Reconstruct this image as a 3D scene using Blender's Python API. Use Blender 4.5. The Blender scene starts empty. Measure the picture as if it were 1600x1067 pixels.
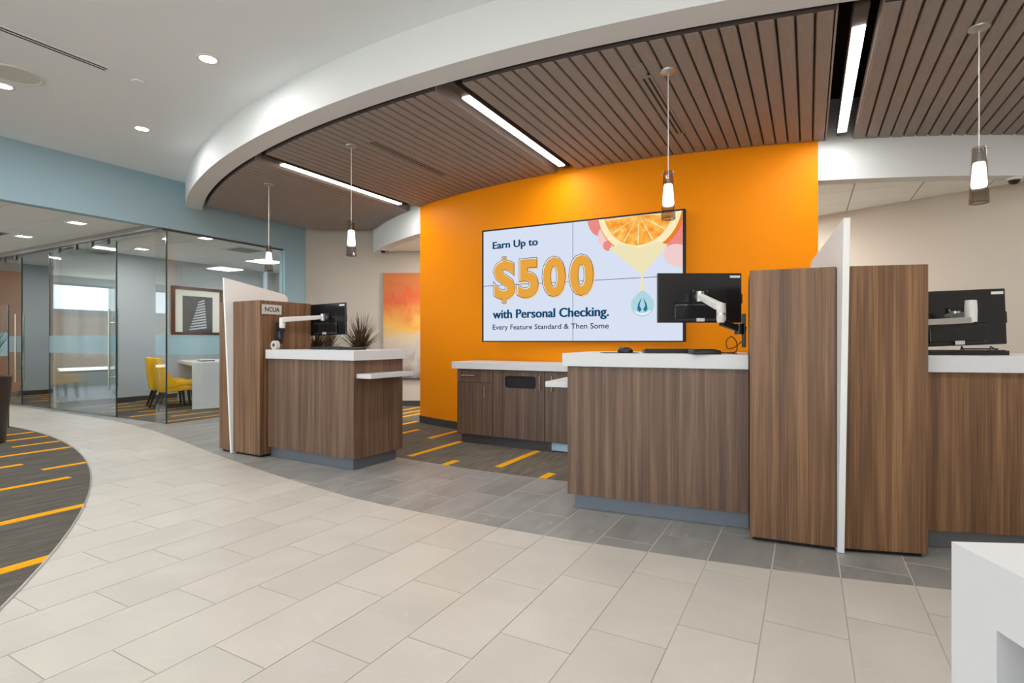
import bpy, bmesh, math, random
from mathutils import Matrix, Vector
random.seed(7)
R = math.radians
sc = bpy.context.scene
COL = sc.collection

# ------------------------------------------------------------------ camera, world, exposure
CAM_H = 1.163
YAW = R(28.9)
cam_d = bpy.data.cameras.new('camera')
cam_d.sensor_width = 36.0
cam_d.lens = 838.0 / 1600.0 * 36.0
cam_d.clip_start = 0.05
cam = bpy.data.objects.new('camera', cam_d)
COL.objects.link(cam)
cam.location = (0, 0, CAM_H)
cam.rotation_euler = (R(90), 0, YAW)
sc.camera = cam

sc.view_settings.view_transform = 'Standard'
sc.view_settings.look = 'None'
sc.view_settings.gamma = 1.0
sc.view_settings.use_curve_mapping = False
sc.view_settings.exposure = 0.5
sc.cycles.max_bounces = 10
sc.cycles.diffuse_bounces = 5
sc.cycles.glossy_bounces = 4
sc.cycles.transparent_max_bounces = 24
sc.cycles.caustics_reflective = False
sc.cycles.caustics_refractive = False
sc.cycles.sample_clamp_indirect = 6.0
sc.cycles.use_denoising = True

SKY_STRENGTH = 3.6
world = bpy.data.worlds.new('sky')
sc.world = world
world.use_nodes = True
wn = world.node_tree.nodes; wl = world.node_tree.links
bg = wn['Background']
tc = wn.new('ShaderNodeTexCoord'); sx = wn.new('ShaderNodeSeparateXYZ'); rp = wn.new('ShaderNodeValToRGB')
wl.new(tc.outputs['Generated'], sx.inputs[0]); wl.new(sx.outputs['Z'], rp.inputs[0])
rp.color_ramp.elements[0].position = 0.0; rp.color_ramp.elements[0].color = (0.98, 0.95, 0.90, 1)
rp.color_ramp.elements[1].position = 0.02; rp.color_ramp.elements[1].color = (0.80, 0.88, 0.98, 1)
e = rp.color_ramp.elements.new(0.5); e.color = (0.50, 0.68, 0.95, 1)
wl.new(rp.outputs[0], bg.inputs[0]); bg.inputs[1].default_value = SKY_STRENGTH

LAMP_DOWN = 10.5      # each ceiling downlight
LAMP_LINE = 15.5      # each linear fixture
LAMP_OFFICE = 10.5
LAMP_TELLER_FILL = 38.0  # each hidden fill panel added behind the orange wall

def light(name, kind, loc, power, color=(1, .98, .96), size=.14, size_y=None, parent=None, rot=(0, 0, 0)):
    d = bpy.data.lights.new(name, kind)
    d.energy = power; d.color = color
    if kind == 'AREA':
        if size_y: d.shape = 'RECTANGLE'; d.size = size; d.size_y = size_y
        else: d.shape = 'DISK'; d.size = size
    elif kind == 'POINT': d.shadow_soft_size = size
    o = bpy.data.objects.new(name, d); COL.objects.link(o)
    o.location = loc; o.rotation_euler = rot
    if parent:
        o.parent = parent
    return o

# ------------------------------------------------------------------ materials
def lin(c):
    return tuple(((v / 255) / 12.92 if v / 255 <= .04045 else ((v / 255 + .055) / 1.055) ** 2.4) for v in c)

MATS = {}
def mat(name, rgb, rough=.5, metal=0., spec=.5, emit=None, estr=0., noise=None):
    """noise = (scale xyz, amount, detail, coordinate)"""
    m = bpy.data.materials.new(name); m.use_nodes = True
    nt = m.node_tree; b = nt.nodes['Principled BSDF']
    c = lin(rgb)
    b.inputs['Base Color'].default_value = (*c, 1)
    b.inputs['Roughness'].default_value = rough
    b.inputs['Metallic'].default_value = metal
    b.inputs['Specular IOR Level'].default_value = spec
    if emit:
        b.inputs['Emission Color'].default_value = (*lin(emit), 1); b.inputs['Emission Strength'].default_value = estr
    if noise:
        scl, amt, det, crd = noise
        t = nt.nodes.new('ShaderNodeTexCoord'); mp = nt.nodes.new('ShaderNodeMapping'); n = nt.nodes.new('ShaderNodeTexNoise')
        mp.inputs['Scale'].default_value = scl; n.inputs['Scale'].default_value = 1.0; n.inputs['Detail'].default_value = det
        nt.links.new(t.outputs[crd], mp.inputs[0]); nt.links.new(mp.outputs[0], n.inputs['Vector'])
        r = nt.nodes.new('ShaderNodeValToRGB')
        r.color_ramp.elements[0].position = .25; r.color_ramp.elements[1].position = .75
        r.color_ramp.elements[0].color = (*[max(0, v * (1 - amt)) for v in c], 1)
        r.color_ramp.elements[1].color = (*[min(1, v * (1 + amt)) for v in c], 1)
        nt.links.new(n.outputs['Fac'], r.inputs[0]); nt.links.new(r.outputs[0], b.inputs['Base Color'])
    MATS[name] = m
    return m

def wood(name, dark, mid, light_, rough=.45, scale=1.0):
    m = bpy.data.materials.new(name); m.use_nodes = True
    nt = m.node_tree; L = nt.links; b = nt.nodes['Principled BSDF']
    t = nt.nodes.new('ShaderNodeTexCoord'); oi = nt.nodes.new('ShaderNodeObjectInfo')
    ad = nt.nodes.new('ShaderNodeVectorMath'); ad.operation = 'ADD'
    cb = nt.nodes.new('ShaderNodeCombineXYZ'); mu = nt.nodes.new('ShaderNodeMath'); mu.operation = 'MULTIPLY'; mu.inputs[1].default_value = 37.0
    L.new(oi.outputs['Random'], mu.inputs[0]); L.new(mu.outputs[0], cb.inputs[0]); L.new(mu.outputs[0], cb.inputs[2])
    L.new(t.outputs['Object'], ad.inputs[0]); L.new(cb.outputs[0], ad.inputs[1])
    def nz(s, det, dist):
        mp = nt.nodes.new('ShaderNodeMapping'); mp.inputs['Scale'].default_value = s
        n = nt.nodes.new('ShaderNodeTexNoise'); n.inputs['Scale'].default_value = 1; n.inputs['Detail'].default_value = det; n.inputs['Distortion'].default_value = dist
        L.new(ad.outputs[0], mp.inputs[0]); L.new(mp.outputs[0], n.inputs['Vector']); return n
    n1 = nz((22 * scale, 22 * scale, .5), 4, .4); n2 = nz((150 * scale, 150 * scale, 2.0), 3, .2)
    mx = nt.nodes.new('ShaderNodeMath'); mx.operation = 'MULTIPLY_ADD'; mx.inputs[1].default_value = .55
    m2 = nt.nodes.new('ShaderNodeMath'); m2.operation = 'MULTIPLY'; m2.inputs[1].default_value = .45
    L.new(n2.outputs['Fac'], m2.inputs[0]); L.new(n1.outputs['Fac'], mx.inputs[0]); L.new(m2.outputs[0], mx.inputs[2])
    r = nt.nodes.new('ShaderNodeValToRGB')
    r.color_ramp.elements[0].position = .34; r.color_ramp.elements[0].color = (*lin(dark), 1)
    r.color_ramp.elements[1].position = .64; r.color_ramp.elements[1].color = (*lin(light_), 1)
    k = r.color_ramp.elements.new(.5); k.color = (*lin(mid), 1)
    L.new(mx.outputs[0], r.inputs[0]); L.new(r.outputs[0], b.inputs['Base Color'])
    b.inputs['Roughness'].default_value = rough
    MATS[name] = m

def tile_mat(name, base, vein, scl, rough, amt):
    m = bpy.data.materials.new(name); m.use_nodes = True
    nt = m.node_tree; L = nt.links; b = nt.nodes['Principled BSDF']
    g = nt.nodes.new('ShaderNodeNewGeometry'); oi = nt.nodes.new('ShaderNodeObjectInfo')
    cb = nt.nodes.new('ShaderNodeCombineXYZ'); mu = nt.nodes.new('ShaderNodeMath'); mu.operation = 'MULTIPLY'; mu.inputs[1].default_value = 91.0
    L.new(oi.outputs['Random'], mu.inputs[0])
    for i in range(3): L.new(mu.outputs[0], cb.inputs[i])
    ad = nt.nodes.new('ShaderNodeVectorMath'); L.new(g.outputs['Position'], ad.inputs[0]); L.new(cb.outputs[0], ad.inputs[1])
    def nz(s, det, dist):
        mp = nt.nodes.new('ShaderNodeMapping'); mp.inputs['Scale'].default_value = s
        n = nt.nodes.new('ShaderNodeTexNoise'); n.inputs['Scale'].default_value = 1; n.inputs['Detail'].default_value = det; n.inputs['Distortion'].default_value = dist
        L.new(ad.outputs[0], mp.inputs[0]); L.new(mp.outputs[0], n.inputs['Vector']); return n
    n1 = nz(scl, 5, .6); n2 = nz((scl[0] * 4, scl[1] * 4, 1), 6, 1.5)
    r1 = nt.nodes.new('ShaderNodeValToRGB')
    c = lin(base); v = lin(vein)
    r1.color_ramp.elements[0].position = .3; r1.color_ramp.elements[0].color = (*[x * (1 - amt) for x in c], 1)
    r1.color_ramp.elements[1].position = .7; r1.color_ramp.elements[1].color = (*[min(1, x * (1 + amt)) for x in c], 1)
    L.new(n1.outputs['Fac'], r1.inputs[0])
    r2 = nt.nodes.new('ShaderNodeValToRGB')
    r2.color_ramp.elements[0].position = .62; r2.color_ramp.elements[0].color = (0, 0, 0, 1)
    r2.color_ramp.elements[1].position = .78; r2.color_ramp.elements[1].color = (.45, .45, .45, 1)
    L.new(n2.outputs['Fac'], r2.inputs[0])
    mx = nt.nodes.new('ShaderNodeMix'); mx.data_type = 'RGBA'
    L.new(r2.outputs[0], mx.inputs[0]); L.new(r1.outputs[0], mx.inputs[6]); mx.inputs[7].default_value = (*v, 1)
    hs = nt.nodes.new('ShaderNodeHueSaturation')
    ma = nt.nodes.new('ShaderNodeMath'); ma.operation = 'MULTIPLY_ADD'; ma.inputs[1].default_value = amt * 1.1; ma.inputs[2].default_value = 1 - amt * .55
    L.new(oi.outputs['Random'], ma.inputs[0]); L.new(ma.outputs[0], hs.inputs['Value']); L.new(mx.outputs[2], hs.inputs['Color'])
    L.new(hs.outputs[0], b.inputs['Base Color'])
    b.inputs['Roughness'].default_value = rough
    MATS[name] = m

def glass_mat(name, tint, ior=1.5, rough=0.0, milky=0.0, milk=(255, 255, 255)):
    m = bpy.data.materials.new(name); m.use_nodes = True
    nt = m.node_tree; L = nt.links
    nt.nodes.remove(nt.nodes['Principled BSDF']); out = nt.nodes['Material Output']
    tr = nt.nodes.new('ShaderNodeBsdfTransparent'); tr.inputs[0].default_value = (*tint, 1)
    gl = nt.nodes.new('ShaderNodeBsdfGlossy'); gl.inputs['Roughness'].default_value = rough
    fr = nt.nodes.new('ShaderNodeFresnel')
    gm = nt.nodes.new('ShaderNodeNewGeometry'); io = nt.nodes.new('ShaderNodeMix'); io.inputs[2].default_value = ior; io.inputs[3].default_value = 1 / ior
    L.new(gm.outputs['Backfacing'], io.inputs[0]); L.new(io.outputs[0], fr.inputs[0])
    mx = nt.nodes.new('ShaderNodeMixShader')
    body = tr
    if milky:
        df = nt.nodes.new('ShaderNodeBsdfTranslucent'); df.inputs[0].default_value = (*lin(milk), 1)
        d2 = nt.nodes.new('ShaderNodeBsdfDiffuse'); d2.inputs[0].default_value = (*lin(milk), 1)
        a = nt.nodes.new('ShaderNodeMixShader'); a.inputs[0].default_value = .5; L.new(df.outputs[0], a.inputs[1]); L.new(d2.outputs[0], a.inputs[2])
        q = nt.nodes.new('ShaderNodeMixShader'); q.inputs[0].default_value = milky; L.new(tr.outputs[0], q.inputs[1]); L.new(a.outputs[0], q.inputs[2]); body = q
    L.new(fr.outputs[0], mx.inputs[0]); L.new(body.outputs[0], mx.inputs[1]); L.new(gl.outputs[0], mx.inputs[2]); L.new(mx.outputs[0], out.inputs[0])
    MATS[name] = m

def emit_mat(name, rgb, strength, noise=None):
    m = bpy.data.materials.new(name); m.use_nodes = True
    nt = m.node_tree; nt.nodes.remove(nt.nodes['Principled BSDF']); out = nt.nodes['Material Output']
    e = nt.nodes.new('ShaderNodeEmission'); e.inputs[0].default_value = (*lin(rgb), 1); e.inputs[1].default_value = strength
    nt.links.new(e.outputs[0], out.inputs[0])
    if noise:
        scl, c2 = noise
        t = nt.nodes.new('ShaderNodeTexCoord'); n = nt.nodes.new('ShaderNodeTexNoise'); n.inputs['Scale'].default_value = scl; n.inputs['Detail'].default_value = 4
        r = nt.nodes.new('ShaderNodeValToRGB'); r.color_ramp.elements[0].position = .35; r.color_ramp.elements[1].position = .68
        r.color_ramp.elements[0].color = (*lin(rgb), 1); r.color_ramp.elements[1].color = (*lin(c2), 1)
        nt.links.new(t.outputs['Object'], n.inputs['Vector']); nt.links.new(n.outputs['Fac'], r.inputs[0]); nt.links.new(r.outputs[0], e.inputs[0])
    MATS[name] = m

mat('ceiling_paint', (240, 244, 247), .9, spec=.1)
mat('white_paint', (220, 222, 223), .8, spec=.2)
mat('teal_paint', (158, 186, 198), .7, spec=.2)
mat('orange_paint', (243, 143, 0), .5, spec=.12)
mat('beige_paint', (198, 188, 176), .8, spec=.2)
mat('grey_paint', (172, 180, 184), .8, spec=.2)
mat('act', (243, 244, 243), .95, spec=.05, noise=((60, 60, 60), .05, 4, 'Object'))
mat('grid_metal', (160, 158, 152), .7)
mat('speaker_grille', (214, 213, 208), .8)
mat('plenum', (36, 28, 25), .9, spec=.1)
mat('base_trim', (62, 56, 52), .7)
mat('solid_white', (212, 212, 212), .35, spec=.5)
mat('fin_white', (236, 235, 233), .45, spec=.4)
mat('toe_metal', (120, 124, 130), .42, metal=.6)
mat('toe_dark', (74, 72, 72), .5, metal=.3)
mat('black_plastic', (16, 17, 20), .35)
mat('black_matte', (14, 14, 15), .7)
mat('screen_back', (20, 23, 28), .22, spec=.6)
mat('silver', (200, 200, 198), .3, metal=.85)
mat('white_metal', (222, 221, 216), .4)
mat('chrome', (205, 205, 205), .18, metal=1.0)
mat('steel', (170, 168, 160), .3, metal=.9)
mat('label_white', (225, 226, 224), .6)
mat('ink', (25, 28, 32), .6)
mat('plate', (205, 200, 190), .5)
mat('yellow_fabric', (226, 172, 16), .85, noise=((9, 9, 9), .1, 3, 'Object'))
mat('dark_wood', (44, 30, 22), .45)
mat('brown_panel', (84, 60, 48), .5)
mat('planter_brown', (48, 34, 28), .45)
mat('soil', (40, 32, 26), .95)
mat('leaf_brown', (98, 80, 58), .55, noise=((30, 30, 8), .5, 2, 'Object'))
mat('leaf_green', (70, 92, 44), .55, noise=((20, 20, 8), .4, 2, 'Object'))
mat('carpet', (97, 93, 86), 1.0, spec=.02, noise=((26, 3.2, 5), .3, 6, 'Object'))
mat('carpet_dark', (108, 101, 91), 1.0, spec=.02, noise=((26, 3.2, 5), .3, 6, 'Object'))
mat('stripe_yellow', (232, 164, 34), 1.0, spec=.02, noise=((60, 30, 5), .12, 3, 'Object'))
mat('grout_light', (176, 168, 156), .9)
mat('grout_grey', (186, 184, 178), .9)
mat('slat', (150, 139, 133), .6, spec=.3, noise=((180, 6, 20), .14, 4, 'Object'))
mat('slat_dark', (64, 51, 46), .7)
mat('glass_edge', (42, 62, 62), .25)
mat('rail', (150, 150, 146), .35, metal=.7)
mat('frame_brown', (72, 40, 28), .4)
mat('mat_board', (224, 222, 214), .8)
mat('photo_dark', (58, 62, 70), .6, noise=((3, 3, 3), .25, 3, 'Object'))
mat('photo_line', (176, 184, 196), .6)
mat('concrete_ext', (110, 84, 66), .9)
mat('kick_plate', (176, 200, 216), .35)
mat('camera_dark', (30, 28, 28), .3)
wood('walnut', (76, 55, 41), (106, 79, 60), (134, 104, 80))
wood('walnut_warm', (84, 58, 38), (118, 84, 56), (148, 110, 76))
wood('walnut_dark', (70, 52, 42), (98, 75, 60), (122, 96, 78))
tile_mat('tile_beige', (190, 184, 174), (206, 201, 193), (2.4, 2.4, 1), .42, .06)
tile_mat('tile_grey', (140, 138, 134), (196, 194, 188), (6.0, 1.8, 1), .45, .17)
glass_mat('glass', (.955, .975, .97))
glass_mat('frost', (.86, .97, 1.0), milky=.42, milk=(200, 232, 242))
glass_mat('pendant_glass', (.62, .58, .55), ior=1.55)
emit_mat('lamp_glow', (255, 250, 240), 9.0)
emit_mat('line_glow', (255, 244, 232), 5.5)
emit_mat('office_glow', (255, 252, 246), 6.0)
emit_mat('pendant_glow', (255, 238, 226), 4.0)
emit_mat('screen_white', (216, 225, 243), .707)
emit_mat('scr_navy', (18, 72, 108), .707)
emit_mat('scr_ink', (58, 62, 74), .707)
emit_mat('scr_gold', (232, 166, 66), .707)
emit_mat('scr_line', (44, 52, 66), .707)
emit_mat('scr_soft', (232, 205, 170), .707)
emit_mat('scr_pure', (240, 243, 250), .707)
emit_mat('scr_rind', (240, 126, 40), .707)
emit_mat('scr_pith', (252, 236, 190), .707)
emit_mat('scr_flesh', (246, 146, 40), .707, noise=(14, (255, 206, 104)))
emit_mat('scr_juice', (238, 228, 184), .707)
emit_mat('scr_skin', (236, 140, 134), .707)
emit_mat('scr_skin_pale', (240, 206, 206), .707)
emit_mat('scr_drop', (176, 214, 222), .707)
emit_mat('scr_drop_dark', (40, 116, 150), .707)

def painting_mat():
    m = bpy.data.materials.new('painting'); m.use_nodes = True
    nt = m.node_tree; L = nt.links; b = nt.nodes['Principled BSDF']; b.inputs['Roughness'].default_value = .7
    t = nt.nodes.new('ShaderNodeTexCoord'); s = nt.nodes.new('ShaderNodeSeparateXYZ'); L.new(t.outputs['Object'], s.inputs[0])
    n = nt.nodes.new('ShaderNodeTexNoise'); n.inputs['Scale'].default_value = 2.6; n.inputs['Detail'].default_value = 8; n.inputs['Distortion'].default_value = 1.2
    L.new(t.outputs['Object'], n.inputs['Vector'])
    a = nt.nodes.new('ShaderNodeMath'); a.operation = 'MULTIPLY_ADD'; a.inputs[1].default_value = .9; L.new(n.outputs['Fac'], a.inputs[0]); L.new(s.outputs['Z'], a.inputs[2])
    d = nt.nodes.new('ShaderNodeMath'); d.operation = 'MULTIPLY_ADD'; d.inputs[1].default_value = .5; d.inputs[2].default_value = -.22; L.new(a.outputs[0], d.inputs[0])
    r = nt.nodes.new('ShaderNodeValToRGB'); L.new(d.outputs[0], r.inputs[0])
    r.color_ramp.elements[0].position = .05; r.color_ramp.elements[0].color = (*lin((120, 108, 104)), 1)
    r.color_ramp.elements[1].position = 1.0; r.color_ramp.elements[1].color = (*lin((206, 116, 60)), 1)
    for p, c in ((.22, (186, 176, 170)), (.36, (204, 186, 160)), (.48, (226, 172, 78)), (.62, (216, 132, 62)), (.74, (212, 92, 52)), (.86, (204, 120, 64))):
        k = r.color_ramp.elements.new(p); k.color = (*lin(c), 1)
    L.new(r.outputs[0], b.inputs['Base Color'])
    MATS['painting'] = m
painting_mat()

# ------------------------------------------------------------------ mesh helpers
def rz(a): return Matrix.Rotation(a, 4, 'Z')

class MB:
    def __init__(s): s.v = []; s.f = []
    def add(s, vs, fs):
        o = len(s.v); s.v += [Vector(v) for v in vs]; s.f += [tuple(i + o for i in f) for f in fs]; return s
    def box(s, x0, x1, y0, y1, z0, z1, M=None):
        vs = [Vector((x, y, z)) for z in (z0, z1) for y in (y0, y1) for x in (x0, x1)]
        if M: vs = [M @ v for v in vs]
        return s.add(vs, [(0, 2, 3, 1), (4, 5, 7, 6), (0, 1, 5, 4), (2, 6, 7, 3), (0, 4, 6, 2), (1, 3, 7, 5)])
    def prism(s, poly, z0, z1):
        area = sum(poly[i][0] * poly[(i + 1) % len(poly)][1] - poly[(i + 1) % len(poly)][0] * poly[i][1] for i in range(len(poly)))
        if area < 0: poly = poly[::-1]
        n = len(poly)
        vs = [(x, y, z0) for x, y in poly] + [(x, y, z1) for x, y in poly]
        fs = [tuple(range(n - 1, -1, -1)), tuple(range(n, 2 * n))] + [(i, (i + 1) % n, n + (i + 1) % n, n + i) for i in range(n)]
        return s.add(vs, fs)
    def xprism(s, poly, x0, x1, M=None):
        """polygon in (y, z) extruded along x"""
        area = sum(poly[i][0] * poly[(i + 1) % len(poly)][1] - poly[(i + 1) % len(poly)][0] * poly[i][1] for i in range(len(poly)))
        if area < 0: poly = poly[::-1]
        n = len(poly)
        vs = [Vector((x0, y, z)) for y, z in poly] + [Vector((x1, y, z)) for y, z in poly]
        if M: vs = [M @ v for v in vs]
        return s.add(vs, [tuple(range(n - 1, -1, -1)), tuple(range(n, 2 * n))] + [(i, (i + 1) % n, n + (i + 1) % n, n + i) for i in range(n)])
    def cyl(s, p0, p1, r0, r1=None, n=20, caps=True):
        r1 = r0 if r1 is None else r1
        p0 = Vector(p0); p1 = Vector(p1); d = (p1 - p0).normalized()
        a = d.orthogonal().normalized(); b = d.cross(a)
        vs = []
        for p, r in ((p0, r0), (p1, r1)):
            vs += [p + (a * math.cos(2 * math.pi * i / n) + b * math.sin(2 * math.pi * i / n)) * r for i in range(n)]
        fs = [(i, (i + 1) % n, n + (i + 1) % n, n + i) for i in range(n)]
        if caps: fs += [tuple(range(n - 1, -1, -1)), tuple(range(n, 2 * n))]
        return s.add(vs, fs)
    def lathe(s, prof, c=(0, 0, 0), n=28):
        """prof = [(r, z)...] open profile turned round z"""
        vs = []; m = len(prof)
        for r, z in prof:
            vs += [Vector((c[0] + r * math.cos(2 * math.pi * i / n), c[1] + r * math.sin(2 * math.pi * i / n), c[2] + z)) for i in range(n)]
        fs = []
        for k in range(m - 1):
            fs += [(k * n + i, k * n + (i + 1) % n, (k + 1) * n + (i + 1) % n, (k + 1) * n + i) for i in range(n)]
        return s.add(vs, fs)
    def tube(s, pts, r, n=8):
        pts = [Vector(p) for p in pts]; vs = []; up = Vector((0, 0, 1))
        a = None
        for i, p in enumerate(pts):
            d = (pts[min(i + 1, len(pts) - 1)] - pts[max(i - 1, 0)]).normalized()
            a = d.orthogonal().normalized() if a is None else (a - d * a.dot(d)).normalized()
            b = d.cross(a)
            vs += [p + (a * math.cos(2 * math.pi * k / n) + b * math.sin(2 * math.pi * k / n)) * r for k in range(n)]
        fs = []
        for i in range(len(pts) - 1):
            fs += [(i * n + k, i * n + (k + 1) % n, (i + 1) * n + (k + 1) % n, (i + 1) * n + k) for k in range(n)]
        fs += [tuple(range(n - 1, -1, -1)), tuple(range((len(pts) - 1) * n, len(pts) * n))]
        return s.add(vs, fs)
    def beam(s, p0, p1, w, h, w1=None, h1=None):
        """tapered square bar between two points, w across, h tall"""
        p0 = Vector(p0); p1 = Vector(p1); d = (p1 - p0).normalized()
        up = Vector((0, 0, 1)) if abs(d.z) < .95 else Vector((0, 1, 0))
        a = d.cross(up).normalized(); b = a.cross(d).normalized()
        w1 = w if w1 is None else w1; h1 = h if h1 is None else h1
        vs = []
        for p, ww, hh in ((p0, w, h), (p1, w1, h1)):
            vs += [p + a * x * ww / 2 + b * y * hh / 2 for x, y in ((-1, -1), (1, -1), (1, 1), (-1, 1))]
        return s.add(vs, [(3, 2, 1, 0), (4, 5, 6, 7), (0, 1, 5, 4), (1, 2, 6, 5), (2, 3, 7, 6), (3, 0, 4, 7)])
    def build(s, name, m, parent=None, world=False, bevel=0., smooth=False, kind=None, label=None, seg=2):
        vs = s.v
        if world and parent is not None:
            iv = parent.matrix_basis.inverted() if parent.parent is None else (parent.parent.matrix_basis @ parent.matrix_basis).inverted()
            vs = [iv @ v for v in vs]
        me = bpy.data.meshes.new(name)
        me.from_pydata([tuple(v) for v in vs], [], s.f); me.update()
        bm = bmesh.new(); bm.from_mesh(me)
        bmesh.ops.recalc_face_normals(bm, faces=bm.faces)
        if bevel:
            ed = [e for e in bm.edges if len(e.link_faces) == 2 and e.calc_face_angle(0) > R(35)]
            bmesh.ops.bevel(bm, geom=ed, offset=bevel, segments=seg, profile=.5, affect='EDGES', clamp_overlap=True)
        if smooth:
            for f in bm.faces: f.smooth = True
            for e_ in bm.edges:
                if len(e_.link_faces) == 2 and e_.calc_face_angle(0) > R(38): e_.smooth = False
        bm.to_mesh(me); bm.free()
        me.materials.append(MATS[m])
        o = bpy.data.objects.new(name, me); COL.objects.link(o)
        if parent is not None: o.parent = parent
        if kind: o['kind'] = kind
        if label: o['label'] = label
        return o

def thing(name, label, cat, loc=(0, 0, 0), rot=0., group=None):
    o = bpy.data.objects.new(name, None); COL.objects.link(o)
    o.empty_display_size = .1
    o.location = loc; o.rotation_euler = (0, 0, rot)
    o.matrix_basis = Matrix.Translation(Vector(loc)) @ rz(rot)
    o['label'] = label; o['category'] = cat
    if group: o['group'] = group
    return o

def tag(o, label, cat, group=None):
    o['label'] = label; o['category'] = cat
    if group: o['group'] = group
    return o

def struct(name, mb, m, parent=None, bevel=0., smooth=False, label=None):
    o = mb.build(name, m, parent, bevel=bevel, smooth=smooth)
    if parent is None: o['kind'] = 'structure'
    if label: o['label'] = label
    return o

def copy_tree(o, parent=None):
    c = o.copy(); COL.objects.link(c); c.parent = parent
    for ch in list(o.children): copy_tree(ch, c)
    return c

def text_mesh(name, s, m, parent, x, z, w=None, h=None, y=0., offset=0., depth=0., M=None):
    """lettering in the local x/z plane, lower edge of the box at (x, z), scaled to w by h"""
    cu = bpy.data.curves.new(name, 'FONT'); cu.body = s; cu.size = 1; cu.offset = offset; cu.resolution_u = 4
    o = bpy.data.objects.new(name, cu); COL.objects.link(o)
    bpy.context.view_layer.update()
    dg = bpy.context.evaluated_depsgraph_get()
    me = bpy.data.meshes.new_from_object(o.evaluated_get(dg))
    bpy.data.objects.remove(o); bpy.data.curves.remove(cu)
    xs = [v.co.x for v in me.vertices]; ys = [v.co.y for v in me.vertices]
    x0, x1, y0, y1 = min(xs), max(xs), min(ys), max(ys)
    sx_ = (w / (x1 - x0)) if w else None; sy = (h / (y1 - y0)) if h else None
    sx_ = sx_ or sy; sy = sy or sx_
    for v in me.vertices:
        v.co = Vector((x + (v.co.x - x0) * sx_, y, z + (v.co.y - y0) * sy))
        if M: v.co = M @ v.co
    me.materials.clear(); me.materials.append(MATS[m])
    me.name = name
    o = bpy.data.objects.new(name, me); COL.objects.link(o); o.parent = parent
    return o

def clip_rect(poly, x0, x1, y0, y1):
    """Sutherland-Hodgman: region polygon cut to a rectangle"""
    def cut(P, f, ix):
        out = []
        for i in range(len(P)):
            a, b = P[i], P[(i + 1) % len(P)]
            fa, fb = f(a), f(b)
            if fa >= 0: out.append(a)
            if (fa >= 0) != (fb >= 0):
                t = fa / (fa - fb); out.append((a[0] + (b[0] - a[0]) * t, a[1] + (b[1] - a[1]) * t))
        return out
    P = poly
    for f in (lambda p: p[0] - x0, lambda p: x1 - p[0], lambda p: p[1] - y0, lambda p: y1 - p[1]):
        if len(P) < 3: return []
        P = cut(P, f, 0)
    Q = []
    for p in P:
        if not Q or math.hypot(p[0] - Q[-1][0], p[1] - Q[-1][1]) > 1e-4: Q.append(p)
    if len(Q) > 1 and math.hypot(Q[0][0] - Q[-1][0], Q[0][1] - Q[-1][1]) <= 1e-4: Q.pop()
    if len(Q) < 3: return []
    A = abs(sum(Q[i][0] * Q[(i + 1) % len(Q)][1] - Q[(i + 1) % len(Q)][0] * Q[i][1] for i in range(len(Q)))) / 2
    return Q if A > 6e-4 else []

CY, SY = math.cos(YAW), math.sin(YAW)
def in_view(pts, z, mx=140, my=120):
    for x, y in pts:
        Zc = y * CY - x * SY; X = x * CY + y * SY
        if Zc < .25: continue
        u = 800 + 838 * X / Zc; v = 533.5 + 838 * (CAM_H - z) / Zc
        if -mx < u < 1600 + mx and -my < v < 1067 + my: return True
    return False

# ------------------------------------------------------------------ plan of the place
Z_CEIL, Z_BEAM, Z_WOOD = 3.465, 3.12, 3.10
Z_TEAL, Z_BULK, Z_ACT, Z_OFF = 2.76, 2.72, 2.79, 2.84
P_TEAL = -7.92
BC = (-2.45, 14.30)          # centre of the beam, counters and carpet edge arcs
WC, WR = (-2.20, 13.42), 7.78   # centre and radius of the orange wall
def arc_q(c, r, p): return c[1] - math.sqrt(max(0, r * r - (p - c[0]) ** 2))
def arc_pts(c, r, p0, p1, n): return [(p0 + (p1 - p0) * i / n, arc_q(c, r, p0 + (p1 - p0) * i / n)) for i in range(n + 1)]
def beige_l(p): return 6.65 + (p - P_TEAL) * math.tan(YAW)
def beige_r(p): return 8.026 - .40 * p

EDGE = [(-16.6, 4.16), (-13, 4.15), (-10.86, 4.13), (-9.72, 4.10), (-8.9, 4.06), (-8.2, 3.98), (-7.5, 3.87), (-6.9, 3.74), (-6.3, 3.60), (-5.7, 3.45), (-5.1, 3.31), (-4.447, 3.17),
        (-3.96, 3.077), (-3.62, 3.02), (-3.034, 2.93), (-2.64, 2.90), (-2.087, 2.893), (-1.599, 2.897), (-1.185, 2.92), (-.819, 2.955), (-.485, 2.992), (-.179, 3.034), (.131, 3.09), (.59, 3.195), (1.5, 3.45), (2.5, 3.82), (4.6, 4.9)]
LC, LR = (-9.498, -7.627), 10.724
lounge_arc = [(p, LC[1] + math.sqrt(LR ** 2 - (p - LC[0]) ** 2)) for p in [-16.6 + 15.4 * i / 60 for i in range(61)]]
lounge_poly = lounge_arc + [(-1.2, -6), (-16.6, -6)]
beige_poly = EDGE + [(4.6, -6), (-1.2, -6)] + lounge_arc[::-1]
teller_arc = arc_pts(BC, 10.2, -6.3, 4.6, 40)
grey_poly = EDGE + teller_arc[::-1] + [(-6.3, beige_l(-6.3) + .1), (P_TEAL, 6.65), (P_TEAL, 4.27), (-16.6, 4.27)]
carpet_back = teller_arc + [(4.6, 8.6), (-6.3, 8.6)]

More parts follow.
